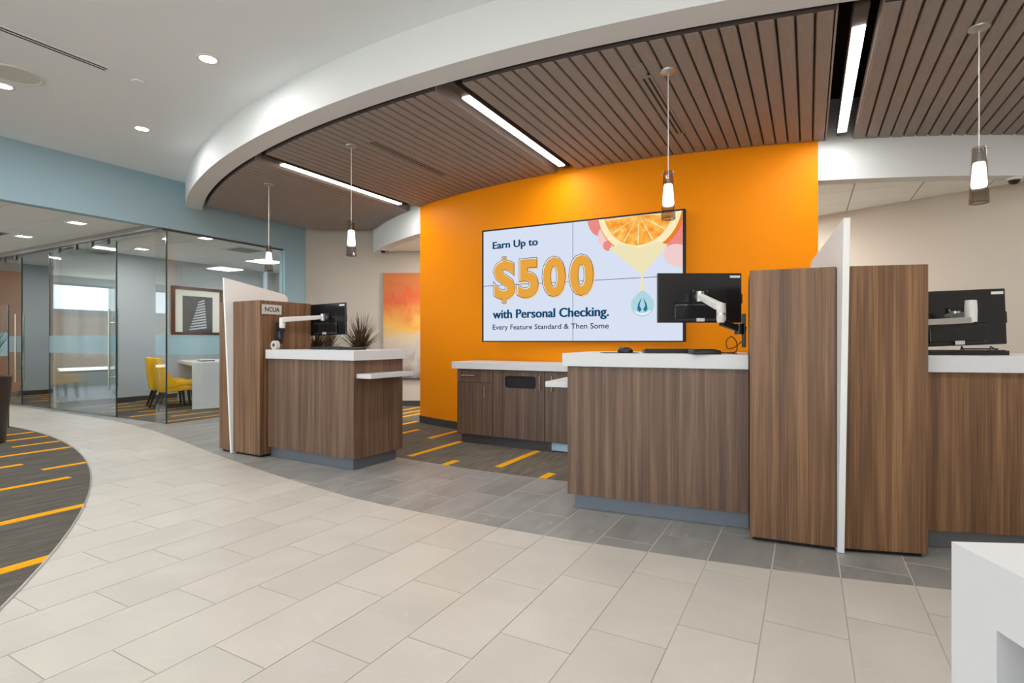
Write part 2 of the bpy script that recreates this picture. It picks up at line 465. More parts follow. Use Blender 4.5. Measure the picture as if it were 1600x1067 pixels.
# ------------------------------------------------------------------ floors
def floor_field(name, poly, grout, tmat, zt=0.0):
    base = MB().prism(poly, -.12, zt - (.0022 if tmat == 'tile_beige' else .0007))
    fo = struct(name, base, grout)
    W, L_, p0, q0, g = .3048, .6096, .141, .025, (.0021 if tmat == 'tile_beige' else .0032)
    far = MB(); n = 0
    for k in range(-56, 16):
        a0 = p0 + k * W
        for j in range(-12, 14):
            b0 = q0 + L_ * (j + ((k + 10) % 3) / 3)
            Q = clip_rect(poly, a0 + g, a0 + W - g, b0 + g, b0 + L_ - g)
            if not Q: continue
            if in_view(Q, 0) and n < 298:
                MB().prism(Q, zt - .010, zt + random.uniform(-.0003, .0003)).build('tile', tmat, fo); n += 1
            else: far.prism(Q, zt - .010, zt)
    if far.v: far.build('tile_field', tmat, fo, kind='stuff')
    return fo
floor_field('floor', beige_poly, 'grout_light', 'tile_beige')
floor_field('floor_grey', grey_poly, 'grout_grey', 'tile_grey')

def carpet(name, poly, m, stripes):
    fo = struct(name, MB().prism(poly, -.12, .002), m)
    for p, qa, qb, w in stripes:
        Q = clip_rect(poly, p - w / 2, p + w / 2, qa, qb)
        if Q: MB().prism(Q, 0, .0035).build('stripe', 'stripe_yellow', fo)
    return fo
st = [(-4.50, .2, 1.9, .085), (-5.53, .9, 2.19, .08), (-6.07, 2.195, 2.7, .07), (-6.5, 1.2, 2.2, .08), (-7.11, 1.6, 2.90, .08), (-8.18, 1.9, 3.1, .08), (-3.57, 1.0, 1.4, .09), (-7.65, 2.5, 3.1, .07),
      (-8.7, 2.3, 3.2, .08), (-9.2, 1.8, 2.7, .08), (-5.0, -.8, .6, .08), (-4.0, -.6, .4, .08), (-9.8, 2.3, 3.1, .08)]
for o_ in [carpet('floor_lounge', lounge_poly, 'carpet', st)]: pass
st = [(-3.53, 4.25, 5.17, .075), (-2.51, 4.28, 5.11, .075), (-3.0, 4.0, 4.32, .075), (-1.975, 4.0, 4.31, .075), (-3.98, 5.15, 5.75, .075), (-5.47, 6.35, 6.95, .075), (-4.975, 5.75, 6.15, .075),
      (-6.02, 7.0, 7.6, .075), (-4.5, 5.0, 5.6, .075), (-1.0, 4.3, 5.1, .075), (-1.5, 4.6, 5.2, .075), (.1, 4.5, 5.4, .075), (.6, 4.9, 5.9, .075), (-5.72, 6.7, 7.3, .07)]
carpet('floor_teller', carpet_back, 'carpet_dark', st)
off_poly = [(-16.6, 4.27), (P_TEAL, 4.27), (P_TEAL, 8.8), (-16.6, 8.8)]
st = []
for i, p in enumerate([-8.15 - .5 * k for k in range(16)]):
    a = 4.35 + (i * .37) % .7
    st += [(p, a, a + .85, .06), (p - .25, a + 1.1, a + 1.9, .06), (p, a + 2.2, a + 3.0, .06)]
carpet('floor_office', off_poly, 'carpet', st)
edge_pts = [(x, y, .003) for x, y in lounge_arc]
struct('trim_1', MB().add(sum([[(x, y, .0045), (x + (x - LC[0]) / LR * .012, y + (y - LC[1]) / LR * .012, .0045)] for x, y in lounge_arc], []),
       [(2 * i, 2 * i + 1, 2 * i + 3, 2 * i + 2) for i in range(len(lounge_arc) - 1)]), 'steel')

# ------------------------------------------------------------------ ceilings and beam
beam_out = arc_pts(BC, 11.2, P_TEAL, 4.6, 72)
beam_in = arc_pts(BC, 10.985, P_TEAL, 4.6, 72)
mid = arc_pts(BC, 11.10, P_TEAL, 4.6, 60)
struct('ceiling', MB().prism(mid + [(4.6, -6), (P_TEAL, -6)], Z_CEIL, Z_CEIL + .12), 'ceiling_paint')
struct('ceiling_beam', MB().prism(beam_out + beam_in[::-1], Z_BEAM, Z_CEIL + .02), 'white_paint', smooth=True)
struct('ceiling_plenum', MB().prism(arc_pts(BC, 11.0, P_TEAL, 4.6, 40) + [(4.6, 8.8), (P_TEAL, 8.8)], 3.50, 3.58), 'plenum')

# slatted wood ceiling clouds
def wood_back(p):
    q = arc_q(WC, WR, p) - .004
    if p < -6.0: q = min(q, beige_l(p) - .45)
    if p > 1.2: q = min(q, beige_r(p) - .02)
    return q
def wood_front(p): return arc_q(BC, 10.95, p)
CLOUDS = [(-7.52, -5.19), (-4.91, -2.53), (-2.27, .149), (.385, 2.82)]
for ci, (a, b) in enumerate(CLOUDS):
    ps = [a + (b - a) * i / 30 for i in range(31)]
    back = [(p, wood_front(p) + .012) for p in ps] + [(p, wood_back(p)) for p in ps[::-1]]
    root = struct('ceiling_slats' if ci == 0 else 'ceiling_slats', MB().prism(back, Z_WOOD + .035, Z_WOOD + .05), 'slat_dark')
    n = round((b - a) / .1036); w = (b - a) / n
    for i in range(n):
        x0 = a + i * w + .002; x1 = x0 + w - .016
        xm = (x0 + x1) / 2
        pr = [(0, 1.0), (.0, 0.0)]
        f0, f1, k0, k1 = wood_front(x0), wood_front(x1), wood_back(x0), wood_back(x1)
        m = MB(); t = Z_WOOD; u = Z_WOOD + .036; c = .006
        m.add([(x0 - .004, f0, u), (x1 + .004, f1, u), (x1 + .004, k1, u), (x0 - .004, k0, u), (x0, f0, t + c), (x1, f1, t + c), (x1, k1, t + c), (x0, k0, t + c),
               (x0 + c, f0, t), (x1 - c, f1, t), (x1 - c, k1, t), (x0 + c, k0, t)],
              [(0, 1, 2, 3), (8, 11, 10, 9), (4, 5, 1, 0), (6, 7, 3, 2), (5, 6, 2, 1), (7, 4, 0, 3), (8, 9, 5, 4), (9, 10, 6, 5), (10, 11, 7, 6), (11, 8, 4, 7)])
        m.build('slat', 'slat', root)
    fas = MB()
    pts = [(p, wood_front(p)) for p in ps]
    fas.prism([(x, y - .006) for x, y in pts] + [(x, y + .012) for x, y in pts[::-1]], Z_WOOD + .004, Z_WOOD + .11)
    fas.build('edge_fascia', 'slat_dark', root)
    for e0 in (a, b):
        MB().box(e0 - .006, e0 + .006, wood_front(e0), wood_back(e0), Z_WOOD + .002, Z_WOOD + .11).build('side_fascia', 'slat', root)

# ------------------------------------------------------------------ walls
def arc_wall(c, r, p0, p1, z0, z1, th, n=40):
    A = arc_pts(c, r, p0, p1, n); B = [(x + (c[0] - x) / r * th, y + (c[1] - y) / r * th) for x, y in A]
    return MB().prism(A + B[::-1], z0, z1)
P_OL, P_OR = -4.888, .085
struct('wall_orange', arc_wall(WC, WR, P_OL, P_OR, 0, 3.5, .10, 48), 'orange_paint', smooth=True)
struct('wall_bounce_backing', arc_wall(WC, WR - .10, P_OL + .002, P_OR - .002, 0, 3.5, .06, 48), 'beige_paint', smooth=True)  # unseen beige layer added to keep orange bounce off the teller ceiling
struct('baseboard_orange', arc_wall(WC, WR + .012, P_OL - .005, P_OR, 0, .10, .03, 40), 'base_trim', smooth=True)
# white curved bulkheads beside the orange wall
p_l = -6.68
struct('wall_bulkhead_left', arc_wall(WC, WR, p_l, P_OL, Z_BULK, 3.5, .16, 24), 'white_paint', smooth=True)
struct('wall_bulkhead_right', arc_wall(WC, WR, P_OR, 2.28, Z_BULK, 3.5, .16, 24), 'white_paint', smooth=True)
def thick(a, b, th, z0, z1):
    """wall slab from a to b, thickness on the far side (left of a->b)"""
    a = Vector((*a, 0)); b = Vector((*b, 0)); d = (b - a).normalized(); n = Vector((-d.y, d.x, 0)) * th
    return MB().prism([(a.x, a.y), (b.x, b.y), (b.x + n.x, b.y + n.y), (a.x + n.x, a.y + n.y)], z0, z1)
struct('wall_beige_left', thick((P_TEAL + .005, beige_l(P_TEAL + .005)), (-4.3, beige_l(-4.3)), .12, 0, 3.5), 'beige_paint')
struct('baseboard_beige', thick((P_TEAL + .01, beige_l(P_TEAL + .01) - .014), (-4.4, beige_l(-4.4) - .014), .012, 0, .10), 'base_trim')
struct('wall_beige_right', thick((-1.2, beige_r(-1.2)), (4.6, beige_r(4.6)), .12, 0, 3.5), 'beige_paint')
struct('wall_back_infill', MB().box(-4.4, -1.1, 8.35, 8.47, 0, 3.5), 'beige_paint')
struct('wall_right', MB().box(4.6, 4.75, -6, 8.6, 0, 3.5), 'beige_paint')
# teal header over the corridor and the solid return
struct('wall_teal', MB().box(P_TEAL - .14, P_TEAL, -6, 6.22, Z_TEAL, 3.5), 'teal_paint')
struct('wall_teal_return', MB().box(P_TEAL - .14, P_TEAL, 6.22, 8.8, 0, 3.5), 'teal_paint')
# offices
P_A, P_B = -11.42, -14.78
struct('wall_office_divider', MB().box(P_A - .12, P_A, 4.33, 8.7, 0, Z_OFF), 'grey_paint')
struct('baseboard_office', MB().box(P_A, P_A + .012, 4.33, 8.7, 0, .10), 'base_trim')
struct('wall_office_far', MB().box(P_B - .12, P_B, 4.33, 8.7, 0, Z_OFF), 'grey_paint')
struct('baseboard_far', MB().box(P_B, P_B + .012, 4.33, 8.7, 0, .10), 'base_trim')
struct('wall_office_back', MB().box(-16.6, P_TEAL - .14, 8.7, 8.82, 0, Z_OFF), 'grey_paint')
# corridor and office ceiling of lay-in panels
act_root = struct('ceiling_office', MB().box(-16.6, P_TEAL - .14, -6, 8.8, Z_OFF, Z_OFF + .1), 'grid_metal')
offp = [(-16.6, -1.5), (P_TEAL - .14, -1.5), (P_TEAL - .14, 8.7), (-16.6, 8.7)]
def panels(root, poly, z, x0, nx, dx, y0, ny, dy, g=.007):
    for i in range(nx):
        for j in range(ny):
            Q = clip_rect(poly, x0 + i * dx + g, x0 + (i + 1) * dx - g, y0 + j * dy + g, y0 + (j + 1) * dy - g)
            if Q: MB().prism(Q, z - .006, z + .01).build('panel', 'act', root)
panels(act_root, offp, Z_OFF, -16.6, 7, 1.22, -1.5, 17, .61)
bulk_in = [(x + (WC[0] - x) / WR * .16, y + (WC[1] - y) / WR * .16) for x, y in arc_pts(WC, WR, -6.6, 2.1, 30)]
backp = bulk_in + [(2.1, beige_r(2.1)), (-1.0, beige_r(-1.0)), (-4.4, 8.4), (-6.6, beige_l(-6.6))]
ar = struct('ceiling_teller', MB().prism(backp, Z_ACT, Z_ACT + .05), 'grid_metal')
panels(ar, backp, Z_ACT, -6.9, 15, .61, 5.6, 6, .61)

# exterior walls with storefront windows
def window(name, axis, at, a0, a1, z0, z1):
    fr = MB(); g = MB(); t = .05
    for b0, b1, c0, c1 in ((a0, a0 + t, z0, z1), (a1 - t, a1, z0, z1), (a0 + t, a1 - t, z0, z0 + t), (a0 + t, a1 - t, z1 - t, z1)):
        if axis == 'p': fr.box(at - .05, at + .05, b0, b1, c0, c1)
        else: fr.box(b0, b1, at - .05, at + .05, c0, c1)
    o = struct(name, fr, 'base_trim')
    if axis == 'p': g.box(at - .006, at + .006, a0 + t, a1 - t, z0 + t, z1 - t)
    else: g.box(a0 + t, a1 - t, at - .006, at + .006, z0 + t, z1 - t)
    g.build('pane', 'glass', o)
PX = -16.7
wins = [(-5.6, -4.0), (-3.9, -2.3), (-2.2, -.6), (-.5, .8), (.9, 2.25)]  # last bay shows in the door reflection; the others are added for daylight
wl_ = MB(); prev = -6
for a, b in wins:
    wl_.box(PX - .1, PX + .1, prev, a, 0, 2.95); wl_.box(PX - .1, PX + .1, a, b, 0, .35); wl_.box(PX - .1, PX + .1, a, b, 2.66, 2.95); prev = b
wl_.box(PX - .1, PX + .1, 4.2, 8.8, 0, 2.95)
struct('wall_left', wl_, 'grey_paint')
struct('wall_left_orange', MB().box(PX - .1, PX + .1, 2.25, 4.2, 0, 2.95), 'orange_paint')
for i, (a, b) in enumerate(wins): window('window_%d' % (i + 1), 'p', PX, a, b, .35, 2.66)
QB = -6.1
wb = MB(); prev = -16.8; k = 6
bays = [(-15.8 + 2.25 * i, -15.8 + 2.25 * i + 2.05) for i in range(9)]  # unseen bays behind the camera, made wide to let daylight in
for a, b in bays:
    wb.box(prev, a, QB - .1, QB + .1, 0, 3.6); wb.box(a, b, QB - .1, QB + .1, 0, .25); wb.box(a, b, QB - .1, QB + .1, 2.75 if a < P_TEAL - .1 else 3.2, 3.6); prev = b
wb.box(prev, 4.75, QB - .1, QB + .1, 0, 3.6)
struct('wall_back', wb, 'grey_paint')
for i, (a, b) in enumerate(bays): window('window_%d' % (k + i), 'q', QB, a, b, .25, 2.75 if a < P_TEAL - .1 else 3.2)
t = thing('office_building', 'long low brown building across the street outside the windows', 'building', (-34, 0, -.1))
MB().box(-3, 3, -26, 22, 0, 2.55).build('wall', 'concrete_ext', t)
MB().box(-3.2, 3.2, -26.2, 22.2, 2.55, 2.8).build('roof', 'base_trim', t)

# ------------------------------------------------------------------ office glass front
QG = 4.27
def glass_pane(name, label, p0, p1, q0, q1, z0, z1, band=None, edges=(), group=None, cat='glass partition'):
    """upright pane with a frosted band; dark ground edges where asked ('a' first end, 'b' second end)"""
    t = thing(name, label, cat, ((p0 + p1) / 2, (q0 + q1) / 2, z0), 0, group)
    MB().box(p0, p1, q0, q1, z0, z1).build('pane', 'glass', t, world=True)
    along = abs(p1 - p0) > abs(q1 - q0)
    if band:
        e = .002
        if along: MB().box(p0 + .01, p1 - .01, q0 - e, q0 - .0005, *band).build('frosted_band', 'frost', t, world=True)
        else: MB().box(p1 + .0005, p1 + e, q0 + .01, q1 - .01, *band).build('frosted_band', 'frost', t, world=True)
    for s in edges:
        if along: x = p0 if s == 'a' else p1; MB().box(x - .007, x + .007, q0 - .003, q1 + .003, z0, z1).build('ground_edge', 'glass_edge', t, world=True)
        else: y = q0 if s == 'a' else q1; MB().box(p0 - .003, p1 + .003, y - .007, y + .007, z0, z1).build('ground_edge', 'glass_edge', t, world=True)
    return t
BAND = (.97, 1.26)
GZ = 2.755
glass_pane('glass_partition', 'narrow fixed glass panel at the office corner beside the doorway', -8.21, P_TEAL - .02, QG, QG + .012, .005, GZ, BAND, ('b',))
glass_pane('glass_partition', 'wide fixed glass panel behind the open sliding door of the corner office', -11.45, -9.36, QG + .03, QG + .042, .005, GZ, None)
glass_pane('glass_partition', 'long glass side wall of the corner office under the teal header', P_TEAL - .066, P_TEAL - .054, QG + .02, 6.22, .005, GZ, BAND)
glass_pane('glass_partition', 'fixed glass panel of the second office behind its sliding door', -14.7, -12.75, QG + .03, QG + .042, .005, GZ, None)
def sliding_door(label, pa, pb):
    q0 = QG - .05
    t = glass_pane('sliding_glass_door', label, pa, pb, q0, q0 + .012, .012, Z_TEAL - .075, BAND, ('a', 'b'), 'sliding glass doors of the offices', 'door')
    px = pb - .10
    for s in (-1, 1):
        y = q0 + .006 + s * .055
        h = MB().cyl((px, y, .43), (px, y, 1.66), .014, n=14).build('handle', 'steel', t, world=True, smooth=True)
    for z in (.62, 1.45):
        MB().cyl((px, q0 - .06, z), (px, q0 + .07, z), .009, n=10).build('handle_standoff', 'steel', t, world=True)
    for x in (pa + .35, pa + .95, pb - .75, pb - .25):
        MB().box(x - .03, x + .03, q0 - .012, q0 + .024, Z_TEAL - .10, Z_TEAL - .017).build('hanger', 'toe_dark', t, world=True, bevel=.004)
    return t
sliding_door('frameless sliding glass door standing open at the corner office', -11.40, -9.19)
sliding_door('frameless sliding glass door standing open at the second office', -14.60, -12.50)
rl = thing('door_rail', 'long brushed metal header rail above the office glass doors', 'rail', (-12, QG, Z_TEAL))
MB().box(-16.5, P_TEAL - .02, QG - .07, QG + .06, Z_TEAL, Z_TEAL + .085).build('channel', 'rail', rl, world=True, bevel=.004)
MB().box(-16.5, P_TEAL - .02, QG - .055, QG - .035, Z_TEAL - .016, Z_TEAL + .005).build('track', 'toe_dark', rl, world=True)
rs = thing('glass_channel', 'slim dark metal channel along the top of the office glass side wall', 'rail', (P_TEAL - .06, 5.2, Z_TEAL - .02))
MB().box(P_TEAL - .08, P_TEAL - .04, QG - .02, 6.22, Z_TEAL - .022, Z_TEAL).build('channel', 'toe_dark', rs, world=True)

# ------------------------------------------------------------------ office furniture
def chair(label, loc, rot, group):
    t = thing('office_chair', label, 'chair', loc, rot, group)
    # faces +y
    MB().xprism([(-.24, .30), (.26, .33), (.27, .40), (-.24, .40)], -.25, .25).build('seat_shell', 'yellow_fabric', t, bevel=.02, smooth=True)
    MB().box(-.235, .235, -.20, .275, .40, .48).build('seat_cushion', 'yellow_fabric', t, bevel=.03, smooth=True, seg=3)
    MB().xprism([(-.27, .30), (-.18, .30), (-.14, .50), (-.25, .88), (-.33, .88), (-.30, .5)], -.26, .26).build('backrest', 'yellow_fabric', t, bevel=.022, smooth=True, seg=3)
    for sx_ in (-1, 1):
        MB().xprism([(-.26, .36), (.02, .40), (-.12, .58), (-.26, .80)], sx_ * .255 - .018, sx_ * .255 + .018).build('side_wing', 'yellow_fabric', t, bevel=.012, smooth=True)
        MB().beam((sx_ * .20, .20, .32), (sx_ * .21, .23, 0), .05, .05, .028, .028).build('leg', 'dark_wood', t)
        MB().beam((sx_ * .20, -.20, .32), (sx_ * .215, -.30, 0), .05, .05, .028, .028).build('leg', 'dark_wood', t)
    return t
chair('yellow upholstered chair tucked against the white office desk', (-9.63, 5.36, .002), R(-22), 'yellow office chairs')
chair('yellow upholstered chair near the grey office wall', (-10.20, 5.52, .002), R(-22), 'yellow office chairs')
chair('yellow lounge chair standing in the corridor before the second office', (-13.35, 3.35, .002), R(175), 'yellow corridor chairs')
chair('yellow lounge chair by the far end of the corridor', (-14.2, 3.35, .002), R(184), 'yellow corridor chairs')

t = thing('office_desk', 'white waterfall desk with dark brown modesty panel in the corner office', 'desk', (-9.2, 5.38, .002), R(-22))
MB().box(-1.75, 0, 0, .78, .74, .80).build('desktop', 'solid_white', t, bevel=.004)
MB().box(-.06, 0, 0, .78, 0, .74).build('end_panel', 'solid_white', t)
MB().box(-1.75, -1.69, 0, .78, 0, .74).build('end_panel', 'solid_white', t)
MB().box(-1.69, -.06, .42, .46, .12, .74).build('modesty_panel', 'brown_panel', t)
t = thing('desk_phone', 'black desk phone on the white office desk', 'phone', (-9.12, 5.98, .802), R(-22))
MB().xprism([(-.11, 0), (.11, 0), (.11, .07), (-.11, .02)], -.12, .12).build('phone_body', 'black_plastic', t, bevel=.006)
MB().box(-.115, -.06, -.10, .10, .05, .085).build('handset', 'black_matte', t, bevel=.012)
MB().xprism([(.10, .06), (.11, .06), (.125, .12), (.115, .12)], -.02, .11).build('display', 'label_white', t)
t = thing('document_tray', 'grey paper tray lying on the white office desk', 'tray', (-9.75, 5.95, .802), R(-22))
MB().box(-.16, .16, -.12, .12, 0, .012).build('tray_base', 'black_plastic', t)
MB().box(-.14, .14, -.10, .10, .012, .035).build('paper', 'label_white', t)
# framed photograph on the divider wall
t = thing('framed_picture', 'brown framed black and white photograph on the grey office wall', 'picture', (P_A + .03, 6.78, 1.30))
y0, y1, z0, z1, x = 6.24, 7.32, 1.30, 2.31, P_A
MB().box(x + .002, x + .022, y0 + .03, y1 - .03, z0 + .03, z1 - .03).build('mat_board', 'mat_board', t, world=True)
for a in ((y0, y0 + .06, z0, z1), (y1 - .06, y1, z0, z1), (y0 + .06, y1 - .06, z0, z0 + .06), (y0 + .06, y1 - .06, z1 - .06, z1)):
    MB().box(x + .002, x + .045, *a).build('frame', 'frame_brown', t, world=True)
ph = MB().box(x + .022, x + .026, y0 + .22, y1 - .22, z0 + .05, z1 - .19).build('photograph', 'photo_dark', t, world=True)
for i in range(11):
    f = i / 10.0
    yy = 6.60 + .03 * f; zz = 1.40 + .058 * i
    MB().add([(x + .0275, yy + .07 * (i / 2.2) * .5, zz), (x + .0275, 6.97 - .005 * i, zz + .05), (x + .0275, 6.97 - .005 * i, zz + .085), (x + .0275, yy + .07 * (i / 2.2) * .5, zz + .028)], [(0, 1, 2, 3)]).build('sail_stripe', 'photo_line', ph, world=True)
# office ceiling lights
def flat_light(label, p, q, w, d, group, z=Z_OFF, power=None):
    t = thing('recessed_light', label, 'ceiling light', (p, q, z - .006), 0, group)
    fr = MB()
    for b in ((-w / 2 - .02, w / 2 + .02, -d / 2 - .02, -d / 2), (-w / 2 - .02, w / 2 + .02, d / 2, d / 2 + .02), (-w / 2 - .02, -w / 2, -d / 2, d / 2), (w / 2, w / 2 + .02, -d / 2, d / 2)): fr.box(*b, -.012, 0)
    fr.build('frame', 'white_metal', t)
    MB().box(-w / 2, w / 2, -d / 2, d / 2, -.009, -.004).build('lens', 'office_glow', t)
    light('office_lamp', 'AREA', (0, 0, -.03), power or LAMP_OFFICE * (2.2 if w > .4 else 1), (1, .97, .93), w, d, parent=t)
G = 'small square lights in the office ceiling'
flat_light('small square recessed light in the corridor ceiling close to the teal header', -8.98, 3.64, .17, .17, G); flat_light('small square recessed light in the corridor ceiling beside the slotted return', -10.87, 3.70, .17, .17, G)
flat_light('small square recessed light in the corner office ceiling by the doorway', -10.5, 5.23, .17, .17, G)
flat_light('small square recessed light in the corner office ceiling beside the glass side wall', -8.5, 5.18, .17, .17, G)
flat_light('large lit panel light in the corner office ceiling', -9.9, 7.3, .55, .55, None)
flat_light('small square recessed light in the second office ceiling', -13.2, 5.2, .17, .17, G)
flat_light('small square recessed light deep in the second office ceiling', -13.0, 7.0, .17, .17, G)
flat_light('small square recessed light over the far end of the corridor', -13.0, 3.7, .17, .17, G)
flat_light('small square recessed light over the lounge side of the corridor', -10.9, 1.0, .17, .17, G)
for p, q, lb in ((-.75, 7.3, 'added unseen fill panel behind the orange wall close to the beige wall'), (-2.6, 7.1, 'added unseen fill panel midway behind the orange wall'), (-4.7, 7.3, 'added unseen fill panel behind the orange wall near the abstract painting')):
    flat_light(lb, p, q, .55, .55, 'added fill panels behind the orange wall', Z_ACT, LAMP_TELLER_FILL)  # hidden panels added to brighten the dim zone behind the orange wall
t = thing('air_vent', 'dark slotted air return in the corridor ceiling panels', 'vent', (-11.35, 3.35, Z_OFF - .006))
MB().box(-.55, .55, -.15, .15, -.006, 0).build('frame', 'grid_metal', t)
for i in range(6): MB().box(-.5, .5, -.125 + i * .045, -.10 + i * .045, -.009, -.006).build('slot', 'base_trim', t)
t = thing('air_vent', 'square supply vent in the corner office ceiling', 'vent', (-9.0, 6.2, Z_OFF - .006))
MB().box(-.28, .28, -.28, .28, -.006, 0).build('frame', 'white_metal', t)
for i in range(3):
    s = .22 - i * .07
    MB().box(-s, s, -s, s, -.012 - i * .006, -.006 - i * .006).build('louver', 'grid_metal', t, bevel=.003)

# ------------------------------------------------------------------ lobby ceiling fittings
def downlight(label, p, q, group='round lobby downlights'):
    t = thing('downlight', label, 'ceiling light', (p, q, Z_CEIL), 0, group)
    MB().lathe([(.062, -.002), (.066, -.006), (.085, -.005), (.088, 0)]).build('trim_ring', 'white_metal', t, smooth=True)
    MB().lathe([(.0001, -.003), (.062, -.003)]).build('lens', 'lamp_glow', t)
    light('downlight_lamp', 'AREA', (0, 0, -.02), LAMP_DOWN, (1, .985, .965), .12, parent=t)
downlight('round glowing downlight in the white ceiling close to the curved beam', -4.28, 2.628)
downlight('round glowing downlight in the white ceiling beside the teal header', -6.307, 3.145)
downlight('round glowing downlight next to the ceiling speaker', -6.344, 2.013)
for i, (p, q) in enumerate([(-4.3, .9), (-2.2, 1.4), (-.3, 1.2), (1.6, 1.9), (3.4, 2.4), (-6.3, .2), (-4.3, -1.0), (-2.0, -.8), (.4, -.8), (2.6, -.2), (-6.3, -2.2), (-3.0, -3), (0, -3), (3, -3)]):
    downlight('round downlight in the lobby ceiling behind the curved beam', p, q, 'lobby downlights out of sight')
t = thing('ceiling_speaker', 'large round white grille speaker flush in the lobby ceiling', 'speaker', (-5.98, 1.98, Z_CEIL))
MB().lathe([(.0001, -.004), (.165, -.004)], n=40).build('grille', 'speaker_grille', t)
MB().lathe([(.165, -.005), (.172, -.010), (.186, -.006), (.19, 0)], n=40).build('rim', 'white_metal', t, smooth=True)
t = thing('smoke_detector', 'small white concealed sprinkler disc in the lobby ceiling', 'detector', (-5.194, 2.554, Z_CEIL))
MB().lathe([(.0001, -.010), (.04, -.010), (.046, -.005), (.046, 0)]).build('cover', 'ceiling_paint', t, smooth=True)
t = thing('wall_sensor', 'small white motion sensor on the lobby ceiling near the teal header', 'sensor', (-7.35, 2.15, Z_CEIL))
MB().lathe([(.0001, -.03), (.04, -.028), (.055, -.012), (.06, 0)]).build('dome', 'white_metal', t, smooth=True)
def slot_vent(label, p, q0, q1, z, m, w=.085):
    t = thing('linear_vent', label, 'vent', (p, (q0 + q1) / 2, z))
    h = (q1 - q0) / 2
    MB().box(-w / 2, w / 2, -h, h, -.006, -.0005).build('frame', m, t)
    for s in (-.019, .019):
        MB().box(s - .008, s + .008, -h + .02, h - .02, -.0075, -.006).build('slot', 'black_matte', t)
    return t
slot_vent('long twin slot air diffuser in the white lobby ceiling', -5.19, -1.2, 2.33, Z_CEIL, 'ceiling_paint')
slot_vent('twin slot air diffuser in the slatted ceiling before the orange wall', -1.04, 3.90, 5.12, Z_WOOD, 'slat')
slot_vent('twin slot air diffuser in the slatted ceiling between the two long lights', -3.70, 3.87, 5.10, Z_WOOD, 'slat')
t = thing('ceiling_sensor', 'small square brown speaker plate in the slatted ceiling', 'speaker', (-1.055, 3.77, Z_WOOD))
MB().box(-.045, .045, -.07, .075, -.005, -.0005).build('plate', 'slat', t)
MB().lathe([(.0001, -.011), (.036, -.010), (.042, -.005)]).build('grille', 'slat', t, smooth=True)

def linear_light(label, p, q0, q1):
    t = thing('linear_light', label, 'ceiling light', (p, (q0 + q1) / 2, Z_WOOD), 0, 'long linear lights between the slat clouds')
    h = (q1 - q0) / 2
    MB().box(-.04, .04, -h - .22, h + .12, .012, .11).build('housing', 'slat_dark', t)
    MB().box(-.036, .036, -h, h, -.004, .012).build('diffuser', 'line_glow', t, bevel=.004)
    light('linear_lamp', 'AREA', (0, 0, -.012), LAMP_LINE, (1, .975, .95), .07, 2 * h, parent=t)
    for y in (-h + .3, h - .3):
        MB().box(-.006, .006, y - .01, y + .01, .11, .40).build('hanger', 'toe_dark', t)
linear_light('long glowing linear light in the slatted ceiling next to the teal wall', -5.05, 3.93, 5.87)
linear_light('long glowing linear light in the slatted ceiling above the video wall', -2.38, 3.55, 5.45)
linear_light('long glowing linear light in the slatted ceiling at the far corner of the orange wall', .275, 3.93, 5.82)

linear_light('added unseen linear light in the slatted ceiling beyond the beige wall counter', 2.95, 4.4, 6.3)  # added out of view, continuing the row, to lighten this end

# ------------------------------------------------------------------ pendants
def pendant(label, p, q, ztop, zbot):
    t = thing('pendant_lamp', label, 'pendant lamp', (p, q, Z_WOOD), 0, 'bubbled glass pendants')
    zt = ztop - Z_WOOD; zb = zbot - Z_WOOD; H = zt - zb
    MB().lathe([(.0001, -.022), (.012, -.022), (.02, -.012), (.055, -.008), (.058, 0)]).build('canopy', 'steel', t, smooth=True)
    MB().cyl((0, 0, -.02), (0, 0, zt - .03), .0035, n=8).build('cord', 'white_metal', t)
    MB().lathe([(.030, zt), (.034, zt), (.051, zb), (.046, zb), (.043, zb + .012)], n=32).build('glass_shade', 'pendant_glass', t, smooth=True)
    MB().lathe([(.0001, zt - H * .30), (.028, zt - H * .27), (.032, zt - H * .31), (.041, zb + H * .33), (.036, zb + H * .29), (.0001, zb + H * .29)], n=28).build('diffuser', 'pendant_glow', t, smooth=True)
    MB().cyl((0, 0, zt - .04), (0, 0, zt - H * .27), .008, n=12).build('socket', 'steel', t)
    MB().cyl((-.048, -.012, zt - .02), (.048, .012, zt - .006), .003, n=8).build('cross_pin', 'chrome', t)
    bub = MB()
    for i in range(14):
        a = random.uniform(0, 6.28); z = random.choice([random.uniform(zb + .02, zb + H * .27), random.uniform(zt - H * .25, zt - .02)])
        r = .036 + .010 * (zt - z) / H
        bub.lathe([(.0001, -.003), (.003, 0), (.0001, .003)], (r * math.cos(a), r * math.sin(a), z), 6)
    bub.build('bubbles', 'chrome', t, kind='stuff')
pendant('bubbled glass pendant lamp hanging in front of the orange wall', -.877, 3.904, 2.38, 2.036)
pendant('bubbled glass pendant lamp hanging before the white bulkhead', .924, 4.29, 2.36, 2.014)
pendant('bubbled glass pendant lamp hanging above the spiky plants and far monitor', -3.961, 3.882, 2.358, 2.01)
pendant('bubbled glass pendant lamp hanging in front of the teal wall', -5.82, 4.339, 2.35, 2.027)

# security cameras
def dome(label, p, q, z):
    t = thing('security_camera', label, 'camera', (p, q, z))
    MB().lathe([(.0001, -.022), (.05, -.022), (.062, -.01), (.062, 0)]).build('base', 'white_metal', t, smooth=True)
    MB().lathe([(.0001, -.062), (.025, -.057), (.04, -.042), (.046, -.022)]).build('lens_dome', 'camera_dark', t, smooth=True)
dome('black dome security camera under the white bulkhead by the beige wall', 1.72, arc_q(WC, WR, 1.72) + .085, Z_BULK)
dome('black dome security camera above the abstract painting', -6.30, arc_q(WC, WR, -6.30) + .085, Z_BULK)

